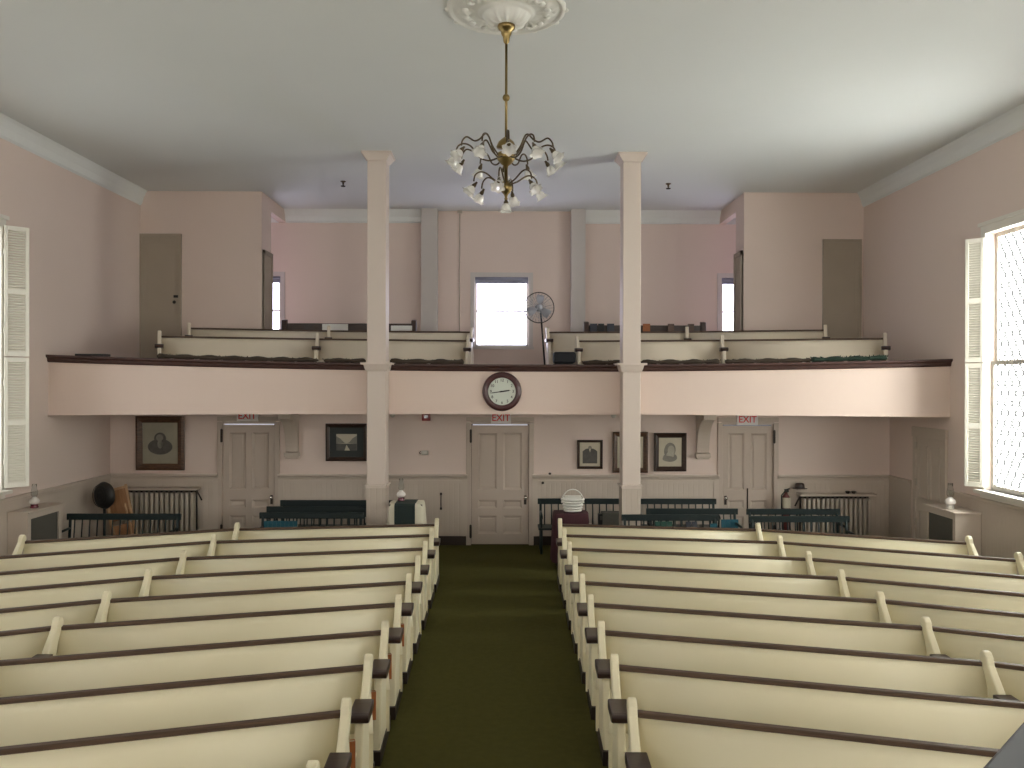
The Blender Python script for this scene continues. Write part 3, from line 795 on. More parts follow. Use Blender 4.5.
dr = MB().lathe([(.012, zl0-.185), (.02, zl0-.20), (.024, zl0-.215), (.018, zl0-.225)], 12).build('drop_socket', M['bronze'], ch)
inst('glass_shade', me_shade, dr, (0, 0, zl0-.22))

# sprinkler heads
def sprinkler(px, py, label):
    d = F*(HC-EYE)/(382-py)
    t = thing('sprinkler_head', label, 'sprinkler', (X(px, d), d, HC), 0)
    MB().lathe([(.05, 0), (.05, -.01), (.03, -.02), (.018, -.03), (.018, -.06)], 12).build('escutcheon', M['bronze'], t)
    MB().lathe([(.012, -.055), (.012, -.08), (.045, -.085), (.04, -.10), (.01, -.105)], 12).build('deflector', M['iron'], t)
sprinkler(343, 182, 'small dark sprinkler head on the ceiling left of the left column')
sprinkler(668, 183, 'small dark sprinkler head on the ceiling right of the right column')

# ---------------------------------------------------------------- wall clock
dck = yfr(.0)-.012
cr = 19.6*dck/F
t = thing('wall_clock', 'round maroon-rimmed wall clock hung on the balcony front', 'clock', (X(502, dck), dck, Z(391.5, dck)))
ck = lambda mb: [tuple(RX @ Vector(p)) for p in mb.v]
def up(mb, nm, m, par):
    mb.v = ck(mb); return mb.build(nm, m, par)
up(MB().lathe([(cr*.70, .0), (cr*.70, .03), (cr*.74, .045), (cr*.85, .055), (cr*.95, .045), (cr, .02), (cr, 0)], 48, cap=False), 'rim', M['clockrim'], t)
dial = up(MB().lathe([(1e-4, .0181), (cr*.715, .018)], 48, cap=False), 'dial', M['dial'], t)
for hnum in range(1, 13):
    a = PI/2-2*PI*hnum/12
    me = text_mesh(str(hnum), cr*.20, .0008, M['black'], 'numeral')
    inst('numeral', me, dial, (cr*.57*math.cos(a), -.0195, cr*.57*math.sin(a)), (PI/2, 0, 0))
def hand(nm, hours, ln, w, y):
    a = PI/2-2*PI*hours/12
    mb = MB().prism([(-cr*.12, -w), (ln*.75, -w*.9), (ln, 0), (ln*.75, w*.9), (-cr*.12, w)], 0, .003, 'Z', Matrix.Rotation(a, 4, 'Z'))
    mb.v = ck(mb); o = mb.build(nm, M['black'], dial); o.location = (0, y, 0)
hand('hour_hand', 2.72, cr*.45, .012, -.022); hand('minute_hand', 43.6/5, cr*.64, .008, -.026)
MB().ball((0, -.026, 0), .014, 10, 6).build('hub_cap', M['black'], dial)

# ---------------------------------------------------------------- exit signs
def exit_sign(px0, px1, py0, py1, label):
    d = YW-.06; x0, x1 = X(px0, d), X(px1, d); zb = Z(py1, d); ztp = zb+.19
    xc = (x0+x1)/2
    t = thing('exit_sign', label, 'exit sign', (xc, YW, zb), 0, None)
    w = (x1-x0)/2
    MB().box(-w, w, -.07, 0, 0, ztp-zb).build('housing', M['signwhite'], t, bevel=.006)
    me = text_mesh('EXIT', .165, .002, M['signred'], 'lettering')
    o = inst('lettering', me, t, (0, -.073, (ztp-zb)*.5), (PI/2, 0, 0)); o.scale = (.95, 1, 1)
exit_sign(237.5, 258.5, 414, 422, 'EXIT sign with red letters above the left panelled door')
exit_sign(491, 511, 415, 423.5, 'EXIT sign with red letters above the centre door')
exit_sign(737.5, 758.5, 416, 424.5, 'EXIT sign with red letters above the right panelled door')

# ---------------------------------------------------------------- pictures
def disc(mb, cx, cz, rx, rz, y, n=28):
    v = [(cx+rx*math.cos(2*PI*i/n), y, cz+rz*math.sin(2*PI*i/n)) for i in range(n)]
    mb.add(v + [(p[0], y+.002, p[2]) for p in v], [tuple(range(n))] + [(i, n+i, n+(i+1) % n, (i+1) % n) for i in range(n)])
def picture(px0, px1, py0, py1, fw, fm, label, cat, content, tilt=0, mat_w=0, matm='paper', field='paper'):
    d = YW-.06; x0, x1 = X(px0, d), X(px1, d); z0, z1 = Z(py1, d, (px0+px1)/2), Z(py0, d, (px0+px1)/2)
    xc = (x0+x1)/2; W = (x1-x0)/2; H = z1-z0
    t = thing('framed_picture', label, cat, (xc, YW-.02, z0)); t.rotation_euler = (tilt, 0, 0)
    prof = [(0, 0), (0, -.035), (fw*.35, -.05), (fw*.75, -.035), (fw, -.02), (fw, 0)]
    mb = MB(); ring = [(-W, 0, 1, 1), (W, 0, -1, 1), (W, H, -1, -1), (-W, H, 1, -1)]; v = []; f = []; n = len(prof)
    for (px, pz, sx, sz) in ring:
        v += [(px+sx*q[0], q[1], pz+sz*q[0]) for q in prof]
    for i in range(4):
        for j in range(n):
            i2 = (i+1) % 4; j2 = (j+1) % n; f.append((i*n+j, i2*n+j, i2*n+j2, i*n+j2))
    mb.add(v, f); mb.build('frame', M[fm], t)
    im = MB().box(-W+fw*.9, W-fw*.9, -.014, -.004, fw*.9, H-fw*.9).build('mat_board' if mat_w else 'print', M[matm if mat_w else field], t)
    w, h = W-fw-mat_w, H/2-fw-mat_w
    if mat_w:
        im = MB().box(-w, w, -.018, -.014, H/2-h, H/2+h).build('print', M[field], t)
    content(im, w, h, H/2, -.020)
    return t
def portrait_beard(im, w, h, c, y):
    a = MB(); disc(a, 0, c+h*.22, w*.34, h*.30, y); disc(a, 0, c-h*.18, w*.70, h*.38, y-.0005); a.build('figure', M['ink'], im)
    b = MB(); disc(b, -w*.02, c+h*.26, w*.20, h*.17, y-.003); disc(b, -w*.0, c-h*.04, w*.15, h*.22, y-.0032); b.build('face', M['inkmid'], im)
def portrait_suit(im, w, h, c, y):
    a = MB().prism([(-w, c-h), (-w, c+h*.35), (-w*.55, c+h*.6), (0, c+h*.7), (w*.55, c+h*.6), (w, c+h*.35), (w, c-h)], y-.002, y, 'Y'); a.build('figure', M['ink'], im)
    b = MB(); disc(b, 0, c+h*.74, w*.24, h*.2, y-.004); b.build('face', M['inkmid'], im)
    MB().prism([(-w*.12, c+h*.62), (w*.12, c+h*.62), (0, c+h*.2)], y-.006, y-.003, 'Y').build('shirt', M['paper'], im)
def portrait_bust(im, w, h, c, y):
    a = MB(); disc(a, 0, c-h*.38, w*.62, h*.30, y); disc(a, -w*.3, c+h*.06, w*.24, h*.34, y-.0004); a.build('figure', M['inkmid'], im)
    b = MB(); disc(b, w*.0, c+h*.18, w*.48, h*.48, y-.003); b.build('hair', M['inkmid'], im)
    g = MB(); disc(g, w*.08, c+h*.12, w*.30, h*.34, y-.006); g.build('face', M['tone'], im)
    e = MB(); disc(e, 0, c-h*.2, w*.34, h*.24, y-.0075); e.build('beard', M['tone'], im)
    q = MB(); disc(q, -w*.18, c-h*.46, w*.5, h*.2, y-.009); q.build('coat', M['inkmid'], im)
def landscape(im, w, h, c, y):
    MB().prism([(-w, c-h*.2), (-w, c+h*.75), (-w*.6, c+h*.45), (-w*.2, c-h*.05), (0, c-h*.1)], y-.002, y, 'Y').build('left_trees', M['inkmid'], im)
    MB().prism([(w, c-h*.2), (w, c+h*.8), (w*.6, c+h*.5), (w*.25, c-h*.02), (0, c-h*.1)][::-1], y-.002, y, 'Y').build('right_trees', M['inkmid'], im)
    MB().prism([(-w, c-h), (-w, c-h*.18), (w, c-h*.18), (w, c-h), (w*.35, c-h), (0, c-h*.3), (-w*.2, c-h)], y-.003, y-.001, 'Y').build('banks', M['ink'], im)
picture(137, 185, 416, 470, .115, 'frame_brown', 'large brown-framed portrait of a bearded man above the left radiator', 'picture', portrait_beard, .02, field='paperdk')
picture(326, 367.5, 423.5, 461, .07, 'frame_dark', 'dark framed landscape print with dark mat left of the left column', 'picture', landscape, .02, mat_w=.115, matm='mat_green')
picture(577.5, 603, 440, 469, .045, 'frame_dark', 'small dark framed portrait of a person in suit right of centre door', 'picture', portrait_suit, .02, mat_w=.05)
picture(613, 648.5, 432, 473, .085, 'frame_brown', 'brown framed picture mostly hidden behind the right column', 'picture', portrait_bust, .02)
picture(654.5, 687, 433, 471.5, .085, 'frame_dark', 'dark framed portrait print of a white bearded head right of the column', 'picture', portrait_bust, .02)

# small wall fittings
t = thing('fire_alarm', 'small red fire alarm box below the balcony left of centre door', 'fire alarm', (X(426.5, YW), YW, Z(417, YW)))
MB().box(-.075, .075, -.06, 0, -.07, .07).build('body', M['red'], t, bevel=.01)
MB().box(-.03, .03, -.068, -.058, -.02, .03).build('strobe', M['clockrim'], t)
t = thing('thermostat', 'small ivory thermostat on the pink wall left of centre door', 'thermostat', (X(424.5, YW), YW, Z(452.5, YW)))
MB().box(-.10, .10, -.012, 0, -.055, .055).build('plate', M['wall'], t, bevel=.004)
MB().box(-.05, .075, -.05, -.01, -.045, .035).build('body', M['plastic'], t, bevel=.02)
MB().tube([(-.06, -.03, .02), (-.085, -.03, -.005), (-.06, -.03, -.03)], .008, 6).build('lever', M['iron'], t)
t = thing('pull_handle', 'slim iron pull handle on wainscot left of the centre door', 'handle', (X(441.5, YW), YW-.022, Z(501, YW)))
MB().tube([(0, -.03, -.13), (0, -.045, 0), (0, -.03, .13)], .009, 8).build('grip', M['iron'], t)
for s in (-1, 1): MB().box(-.018, .018, -.035, 0, s*.13-.02, s*.13+.02).build('mount', M['iron'], t)
def coat_hook(px, py, label):
    t = thing('wall_peg', label, 'knob', (X(px, YW), YW, Z(py, YW)))
    MB().lathe([(.018, 0), (.012, .03), (.026, .045), (.02, .065), (.001, .068)], 12, RX).build('knob', M['iron'], t)
coat_hook(550, 473.5, 'small dark knob just above the wainscot cap right of centre door')
coat_hook(543, 482.5, 'small dark knob on the wainscot panel right of centre door')
def spotlight(px, label):
    t = thing('emergency_light', label, 'light', (X(px, 14.9), 14.9, ZS), 0)
    MB().box(-.05, .05, -.04, .04, -.035, 0).build('base', M['plastic'], t)
    MB().lathe([(.02, 0), (.045, .06), (.04, .065), (.001, .06)], 12, Matrix.Translation((0, -.03, -.05)) @ RX).build('lamp_head', M['plastic'], t)
spotlight(393.5, 'small ivory lamp under the balcony right of the left column')
spotlight(613, 'small ivory lamp under the balcony left of the right column')

# ---------------------------------------------------------------- radiators
def radiator(x0, x1, n, label, zt, ls=1):
    yb = YW-.08; d = .2
    t = thing('radiator', label, 'radiator', ((x0+x1)/2, yb-d/2, 0), 0)
    W = (x1-x0)/2; step = 2*W/n
    mb = MB()
    mb.box(-.027, .027, -.07, .07, .10, zt-.07)
    mb.lathe([(.03, -.044), (.03, .044)], 12, Matrix.Translation((0, 0, .14)) @ Matrix.Rotation(PI/2, 4, 'Y'))
    me = mb.mesh('section', M['radiator'])
    for i in range(n):
        q = inst('section', me, t, (-W+step*(i+.5), 0, 0)); bv = q.modifiers.new('bevel', 'BEVEL'); bv.width = .016; bv.segments = 3; bv.limit_method = 'ANGLE'
    MB().box(-W-.06, W+.06, -.15, .10, zt-.02, zt+.015).build('shelf', M['trim'], t, bevel=.006)
    MB().box(-W, W, .085, .1, .06, zt-.03).build('dark_backing', M['gap'], t)  # dark sheet, the shade between the sections put into its colour
    for s in (-1, 1): MB().box(s*(W-.03)-.02, s*(W-.03)+.02, -.05, .05, 0, .12).build('foot', M['radiator'], t)
    MB().tube([(ls*(W+.04), -.05, zt-.04), (ls*(W+.09), -.06, zt-.12), (ls*(W+.13), -.06, zt-.2)], .014, 8).build('valve_lever', M['iron'], t)
radiator(X(121, 14.95), X(196, 14.95), 15, 'cast-iron radiator with shelf behind bench in the left corner', Z(489, 14.95))
radiator(X(803, 14.95), X(873, 14.95), 15, 'cast-iron radiator with shelf behind benches in the right corner', Z(494, 14.95), -1)

# radiator cabinets under the side windows
def cabinet(s, xw, xf, y0, y1, zt, label):
    t = thing('radiator_cabinet', label, 'cabinet', (xw, (y0+y1)/2, 0)); a = y0-(y0+y1)/2; b = -a; w = xf-xw
    MB().box(0, w, a, a+.03, 0, zt-.03).box(0, w, b-.03, b, 0, zt-.03).box(w-s*.006, w+s*.02, a-.004, a+.07, 0, zt-.03).box(w-s*.006, w+s*.02, b-.07, b+.004, 0, zt-.03).box(w-s*.006, w+s*.02, a+.07, b-.07, zt-.11, zt-.03).box(w-s*.006, w+s*.02, a+.07, b-.07, 0, .1).build('body', M['trim'], t)
    MB().box(0, w-s*.03, a-.02, b+.02, zt-.03, zt).build('top', M['trim'], t, bevel=.006)
    MB().box(w+s*.03, w+s*.035, a+.03, b-.03, .1, zt-.1).build('grille', M['grille'], t)
cabinet(1, XR-.03, X(958, 12.17), 12.17, 13.05, Z(513, 12.17, 970), 'grey radiator cabinet with dark grille at the right wall')
cabinet(-1, XL+.03, X(30, 12.0), 12.0, 12.9, Z(511.5, 12.0, 30), 'grey radiator cabinet with dark grille at the left wall')

# hurricane lamps
def lamp(x, y, z, sc, label, fontm):
    t = thing('oil_lamp', label, 'lamp', (x, y, z)); t.scale = (sc, sc, sc)
    MB().lathe([(.055, 0), (.06, .015), (.05, .03), (.055, .05), (.045, .055)], 20).build('base', M[fontm], t)
    MB().lathe([(.04, .055), (.066, .075), (.075, .10), (.062, .13), (.035, .15), (.03, .165)], 20).build('globe', M['milk'], t)
    MB().lathe([(.03, .165), (.046, .20), (.048, .24), (.034, .30), (.032, .36), (.030, .36), (.031, .30), (.045, .24), (.043, .20), (.027, .166)], 20, cap=False).build('chimney', M['glass'], t)
zc = Z(513, 12.17, 970)
lamp(X(952.5, 12.5), 12.5, zc, 1.05, 'white oil lamp standing on the right radiator cabinet', 'plastic')
lamp(X(36.5, 12.4), 12.4, Z(511.5, 12.0, 30), .95, 'white and wine-red oil lamp on the left radiator cabinet', 'lampred')

# ---------------------------------------------------------------- green benches
def bench(x0, x1, y, zt, label, rz=0, depth=.42, rh=.095):
    L = x1-x0
    t = thing('spindle_bench', label, 'bench', (x0, y, 0), rz, 'dark green benches at the back')
    MB().prism([(-.01, zt-rh), (-.012, zt-.01), (0, zt), (.02, zt), (.03, zt-.01), (.026, zt-rh)], 0, L, 'X').build('back_rail', M['green'], t)
    MB().box(0, L, -depth, .02, .40, .435).build('seat', M['green'], t, bevel=.01)
    n = max(6, int(L/.115))
    me = MB().tube([(0, -.03, .43), (0, .008, zt-.08)], .011, 6).mesh('spindle', M['green'])
    for i in range(1, n): inst('spindle', me, t, (L*i/n, 0, 0))
    for x in (.05, L-.05):
        MB().tube([(x, -.03, .43), (x, .008, zt-.05)], .022, 8).build('back_post', M['green'], t)
        MB().tube([(x, -depth+.05, .41), (x, -depth+.02, 0)], .022, 8).build('leg', M['green'], t)
        MB().tube([(x, -.03, .41), (x, .03, 0)], .022, 8).build('leg', M['green'], t)
        MB().tube([(x, 0, zt-.22), (x, -.18, zt-.23), (x, -depth+.02, zt-.24), (x, -depth-.02, zt-.28)], .02, 8).build('arm_rest', M['green'], t)
        MB().tube([(x, -depth+.05, .43), (x, -depth+.02, zt-.24)], .015, 8).build('arm_post', M['green'], t)
    return t
bench(X(69, 13.3), X(182, 13.3), 13.3, .83, 'dark green bench in the left corner before the radiator')
bench(X(281, 14.7), X(281, 14.7)+2.2, 14.7, Z(500.5, 14.7), 'dark green bench against the back wall beside left column, hindmost of three', rh=.17)
bench(X(267, 14.0), X(267, 14.0)+1.72, 14.02, Z(507, 14.0), 'dark green bench beside left column, middle of three', rh=.17)
bench(X(260, 13.3), X(364, 13.3), 13.32, Z(513, 13.3), 'dark green bench beside left column nearest the pews')
bench(X(538, 14.75), X(717, 14.75), 14.75, Z(498.5, 14.75), 'long dark green bench against the wall right of centre door')
bench(X(647, 13.95), X(739, 13.95), 13.97, Z(509, 13.9), 'dark green bench behind the nearer one, right of the right column')
bench(X(622, 13.25), X(719, 13.25), 13.25, Z(514.5, 13.25), 'dark green bench in front of the right column nearest the pews')
bench(X(748, 13.95), X(842, 13.95), 13.97, Z(509.5, 13.95, 800), 'dark green bench before the right radiator, rear of two')
bench(X(750, 13.25), X(851, 13.25), 13.25, Z(516.5, 13.25, 800), 'dark green bench before the right radiator, nearer of two')

# books and cloths on the benches
def book(x, y, z, w, d, h, m, label, group, rx=0, cat='book'):
    t = thing('hymn_book', label, cat, (x, y, z), 0, group); t.rotation_euler = (rx, 0, 0)
    MB().box(-w/2, w/2, -d/2+.004, d/2-.004, .004, h-.004).build('pages', M['paper'], t)
    MB().box(-w/2-.002, w/2, -d/2, -d/2+.004, 0, h).box(-w/2-.002, w/2, d/2-.004, d/2, 0, h).box(-w/2-.004, -w/2, -d/2, d/2, 0, h).build('cover', M[m], t)
for i in range(8):
    book(X(266+i*4.2, 13.2), 13.24, .437, .056*1.05, .028, .29, 'teal', 'turquoise hymn book upright on the bench nearest the pews by left column', 'turquoise books on the left bench', -.06)
for i, px in enumerate((712.5, 716)):
    book(X(px, 13.2), 13.17, .437, .05, .028, .27, 'teal', 'turquoise book standing on the right column bench, at its right end', 'turquoise books on the right bench', -.06)
for i, px in enumerate((724, 728.5, 733, 737)):
    book(X(px, 13.9), 13.88, .437, .065, .028, .22, 'teal', 'turquoise book standing on the rear bench right of right column', 'turquoise books on the rear right bench', -.06)
for i, px in enumerate((658, 664, 670, 689, 695)):
    book(X(px, 13.2), 13.17, .437, .075, .03, .30, 'greenbook' if i < 3 else 'dkblue', ('green' if i < 3 else 'dark') + ' book standing on the bench before right column', ('green' if i < 3 else 'dark') + ' books on the right bench', -.06)

# hymnals in the racks behind the front left pews
for i in range(5, 9):
    d0 = ROW_D[i]; ai = math.atan(SL_IN[i])
    ox, oy = -XI-.022*math.cos(ai), d0-.022*math.sin(ai)+.035
    t = thing('hymn_book', 'rust-orange hymn book in the rack behind the %s-row pew left of aisle' % words[i], 'book', (ox, oy, .413), ai, None)
    MB().box(-.06, .06, -.014, .014, .004, .20).build('pages', M['paper'], t)
    MB().box(-.064, .064, -.018, -.014, 0, .205).box(-.064, .064, .014, .018, 0, .205).box(.06, .064, -.014, .014, 0, .205).build('cover', M['orange'], t)

# ---------------------------------------------------------------- tables with cloths
def cloth_mesh(w, d, h, drop, fl=.03, n=96):
    mb = MB(); v = [(0, 0, h)]; f = []
    rings = [(0.55, 0), (0.98, 0), (1.0, -.012)] + [(1+.02, -drop*k/6) for k in range(1, 7)]
    for (sc, dz) in rings:
        for i in range(n):
            a = 2*PI*i/n; c, s = math.cos(a), math.sin(a)
            q = max(abs(c), abs(s)); e = .75
            px = w/2*c/(q**e); py = d/2*s/(q**e)
            fo = fl*(-dz/drop)*math.sin(11*a+math.sin(3*a)) if dz < -.02 else 0
            k = sc + (fo + .10*(-dz/drop))*1.0
            v.append((px*k, py*k, h+dz))
    for i in range(n): f.append((0, 1+i, 1+(i+1) % n))
    for r in range(len(rings)-1):
        for i in range(n):
            j = (i+1) % n; f.append((1+r*n+i, 1+(r+1)*n+i, 1+(r+1)*n+j, 1+r*n+j))
    mb.add(v, f, None, True); return mb
def small_table(x, y, w, d, h, label):
    t = thing('side_table', label, 'table', (x, y, 0))
    MB().box(-w/2, w/2, -d/2, d/2, h-.03, h).build('tabletop', M['oldpew'], t)
    for sx in (-1, 1):
        for sy in (-1, 1): MB().tube([(sx*(w/2-.05), sy*(d/2-.05), 0), (sx*(w/2-.04), sy*(d/2-.04), h-.03)], .022, 8).build('leg', M['oldpew'], t)
tx, ty = X(408, 13.25), 13.2; th = Z(502, 13.2)
small_table(tx, ty, .5, .42, th-.012, 'small dark table under the cream cloth right of left column')
tag(cloth_mesh(.53, .45, th, .42).build('table_cloth', M['cloth'], None, loc=(tx, ty, 0)), 'cream cloth draped over the small table right of left column', 'tablecloth')
mb = MB(); pl = [(-.262, th-.40), (-.262, th-.02), (-.235, th+.006), (.235, th+.006), (.262, th-.02), (.262, th-.40)]
for (a, b) in zip(pl[:-1], pl[1:]):
    mb.add([(-.155, a[0], a[1]), (.155, a[0], a[1]), (.155, b[0], b[1]), (-.155, b[0], b[1])], [(0, 1, 2, 3)])
o = mb.build('table_runner', M['runner'], None, loc=(tx-.01, ty, 0)); sm = o.modifiers.new('thick', 'SOLIDIFY'); sm.thickness = .006; sm.offset = 1
o.modifiers['thick'].offset = -1
for f_ in o.data.polygons: pass
tag(o, 'dark green runner laid across the cream tablecloth', 'table runner')
lamp(tx-.10, ty+.05, th+.012, .95, 'white oil lamp with red base on the cream-covered table', 'lampred')
bx, by = X(571, 13.3), 13.3; bh = Z(512, 13.3)
small_table(bx, by, .50, .42, bh-.012, 'small table under the burgundy cloth right of the aisle')
tag(cloth_mesh(.55, .46, bh, .74, .03).build('table_cloth', M['burgundy'], None, loc=(bx, by, 0)), 'burgundy cloth draped to the floor over small table by the aisle', 'tablecloth')
# white wicker basket with a hoop handle
t = thing('wicker_basket', 'white wicker basket with hoop handle on the burgundy table', 'basket', (bx+.03, by-.02, bh+.012))
mb = MB()
for k in range(5):
    r = .125+.045*k/4; mb.tube([(r*math.cos(a), r*.8*math.sin(a), .02+.043*k) for a in [2*PI*i/28 for i in range(28)]], .017, 8, closed=True)
mb.lathe([(.001, .004), (.125, .004), (.125, .012)], 24, Matrix.Diagonal((1, .8, 1, 1)))
mb.build('bowl', M['wicker'], t)
MB().tube([(.172*math.cos(PI*i/24), 0, .13+.21*math.sin(PI*i/24)) for i in range(25)], .009, 8).build('hoop_handle', M['wicker'], t)
for k in range(3):
    MB().tube([(.13*math.cos(a), .03*math.sin(a), .2+.02*k) for a in [2*PI*i/16 for i in range(16)]], .006, 6, closed=True).build('ribbon', M['wicker'], t)
# grey box and black box on the long bench
t = thing('storage_box', 'grey-green box on the long bench left of the right column', 'box', (X(612, 14.5), 14.5, .437))
MB().box(-.16, .14, -.1, .1, 0, .22).build('body', M['grille'], t, bevel=.006); MB().box(-.17, .15, -.11, .11, .22, .25).build('lid', M['grille'], t, bevel=.006)
t = thing('black_box', 'small black box on the long bench beside the grey box', 'box', (X(602, 14.5), 14.5, .437))
MB().box(-.06, .06, -.06, .06, 0, .22).build('body', M['black'], t, bevel=.006); MB().box(-.035, .035, -.062, -.058, .12, .19).build('front_plate', M['grille'], t)

# left corner: black disc on a stand and a folded wooden chair
dx, dy = X(106, 14.1), 14.1
t = thing('black_disc', 'round black disc on a dark stand in the left corner', 'fan', (dx, dy, 0)); t.rotation_euler = (0, 0, -.5)
dz = Z(496, 14.1)
MT = Matrix.Translation((0, 0, dz)) @ Matrix.Rotation(PI/2, 4, 'X')
MB().lathe([(.001, -.09), (.15, -.08), (.2, -.05), (.225, 0), (.2, .05), (.15, .07), (.001, .08)], 32, MT).build('drum', M['black'], t)
g = MB()
for r in (.06, .12, .18): g.tube([(r*math.cos(2*PI*i/32), -.085, dz+r*math.sin(2*PI*i/32)) for i in range(32)], .004, 6, closed=True)
g.build('grille', M['black'], t)
MB().tube([(0, 0, .02), (0, 0, dz-.2)], .022, 10).build('pole', M['black'], t)
MB().lathe([(.2, 0), (.2, .02), (.05, .04), (.02, .05)], 24).build('base', M['black'], t)
t = thing('folding_chair', 'folded tan wooden chair leaning before the left radiator', 'chair', (X(133, 14.3), 14.25, 0))
t.rotation_euler = (-.10, -.25, .05)
hh = 1.16
for sx in (-.2, .17): MB().box(sx-.018, sx+.018, -.02, .02, 0, hh).build('side_rail', M['tanlight'], t, bevel=.005)
MB().box(-.18, .15, -.012, .012, .60, hh-.06).build('backrest', M['tan'], t, bevel=.004)
MB().box(-.18, .15, -.06, -.02, .12, .52).build('seat', M['tan'], t, bevel=.004)
for zz in (.06, hh-.04): MB().box(-.18, .15, -.015, .015, zz-.02, zz+.02).build('cross_bar', M['tanlight'], t)
for sx in (-.15, .12): MB().box(sx-.015, sx+.015, -.075, -.045, 0, .85).build('leg', M['tanlight'], t, bevel=.004)

# right radiator: hat, bits, extinguisher
rz_ = Z(494, 14.95)+.015
t = thing('brimmed_hat', 'dark brimmed hat on a peg above the right radiator', 'hat', (X(801.5, 14.95), 14.98, Z(489, 14.95, 800)))
MB().lathe([(.001, .10), (.06, .095), (.078, .07), (.082, .02), (.085, .012), (.13, .004), (.135, 0), (.08, -.006), (.001, -.004)], 28, Matrix.Diagonal((1, .9, 1, 1))).build('crown', M['frame_dark'], t)
MB().lathe([(.0835, .012), (.0845, .014), (.083, .035), (.082, .035)], 28, Matrix.Diagonal((1, .9, 1, 1))).build('band', M['black'], t)
MB().tube([(-.02, .16, -.02), (-.02, .05, -.012)], .012, 8).build('peg', M['iron'], t)
for px, lb in ((849, 'small dark cup on the right radiator shelf, left of two'), (855, 'small dark cup on the right radiator shelf, right of two')):
    t = thing('small_cup', lb, 'cup', (X(px, 14.95), 14.95, rz_))
    MB().lathe([(.02, 0), (.032, .01), (.04, .045), (.036, .045), (.028, .012), (.001, .008)], 14).build('bowl', M['iron'], t)
    MB().tube([(.036, 0, .036), (.058, 0, .03), (.055, 0, .014), (.03, 0, .012)], .005, 6).build('handle', M['iron'], t)
t = thing('fire_extinguisher', 'dark red fire extinguisher with pale label standing beside the right radiator', 'extinguisher', (X(787, 14.85), 14.85, .33))
MB().lathe([(.07, 0), (.075, .02), (.075, .52), (.06, .58), (.03, .62), (.025, .66)], 20).build('cylinder', mat('extinguisher_red', (.10, .02, .018), .35), t)
MB().box(-.02, .02, -.09, .03, .66, .70).tube([(0, -.02, .70), (.03, -.10, .72)], .01, 6).build('valve', M['black'], t)
MB().tube([(-.02, -.02, .67), (-.09, -.04, .6), (-.09, -.05, .3)], .012, 8).build('hose', M['black'], t)
MB().lathe([(.0765, .38), (.0765, .56)], 20, cap=False).build('label', M['paper'], t)
MB().box(-.1, .1, -.09, .12, -.33, 0).build('stand', M['frame_dark'], t, bevel=.01)

# ---------------------------------------------------------------- gallery clutter
def garland(px0, px1, label, m='garland', h=.046):
    random.seed(int(px0))
    n = int((px1-px0)/2.2)+3; pts = []; rs = []
    x0, x1 = [X(p, yfr(X(p, 13.6))+.1) for p in (px0, px1)]
    for i in range(n+1):
        x = x0+(x1-x0)*i/n
        pts.append((x, yfr(x)+.10, ztop(x)+.115+h*.72)); rs.append(h*(.75+.22*math.sin(i*.55+px0)+.12*random.random())*(1 if 0 < i < n else .4))
    mb = MB().tube(pts, rs, 12)
    for k in range(int((x1-x0)*(160 if m == 'garland_green' else 60))):                 # sprigs standing out of the bundle
        x = x0+(x1-x0)*random.random(); a = random.uniform(-.2, PI+.2)
        c = Vector((x, yfr(x)+.10, ztop(x)+.115+h*.7)); dirn = Vector((random.uniform(-.8, .8), math.cos(a), math.sin(a))).normalized()
        r = h*random.uniform(.9, 1.4 if m == 'garland_green' else 1.12); w = .013
        p = c+dirn*h*.5; q = c+dirn*r; u = Vector((w, 0, 0)) if abs(dirn.x) < .7 else Vector((0, 0, w))
        mb.add([tuple(p-u), tuple(p+u), tuple(q+u*.3), tuple(q-u*.3)], [(0, 1, 2, 3), (3, 2, 1, 0)])
    tag(mb.build('rail_garland', M[m]), label, 'garland')
garland(158, 319, 'dark dried garland along the balcony rail at the far left')
garland(324, 366, 'short dark garland on the balcony rail just left of left column')
garland(390, 464, 'dark dried garland on the balcony rail between left column and clock', h=.05)
garland(582, 622, 'short dark garland on the balcony rail just left of right column')
garland(641, 720, 'dark dried garland on the balcony rail just right of right column')
garland(725, 812, 'dark dried garland on the balcony rail before the far right pew')
garland(812, 889, 'green evergreen garland at the right end of the balcony rail', 'garland_green', .052)
x_ = X(94, 13.3)
t = thing('closed_case', 'flat black case lying on the balcony rail at the far left', 'case', (x_, yfr(x_)+.06, ztop(x_)+.115))
MB().box(-.22, .22, -.12, .12, 0, .035).build('body', M['black'], t, bevel=.006); MB().box(-.05, .05, -.14, -.12, .01, .025).build('handle', M['black'], t)
x_ = X(563.5, 15.1)
t = thing('seat_cushion', 'dark cushion stack on gallery floor between fan and front pew', 'cushion', (x_, 14.95, 2.81))
dkc = mat('dark_cushion', (.018, .019, .022), .8)
for k in range(3): MB().box(-.19, .19, -.2, .2, .01+k*.195, .2+k*.195).build('pad', dkc, t, bevel=.03)

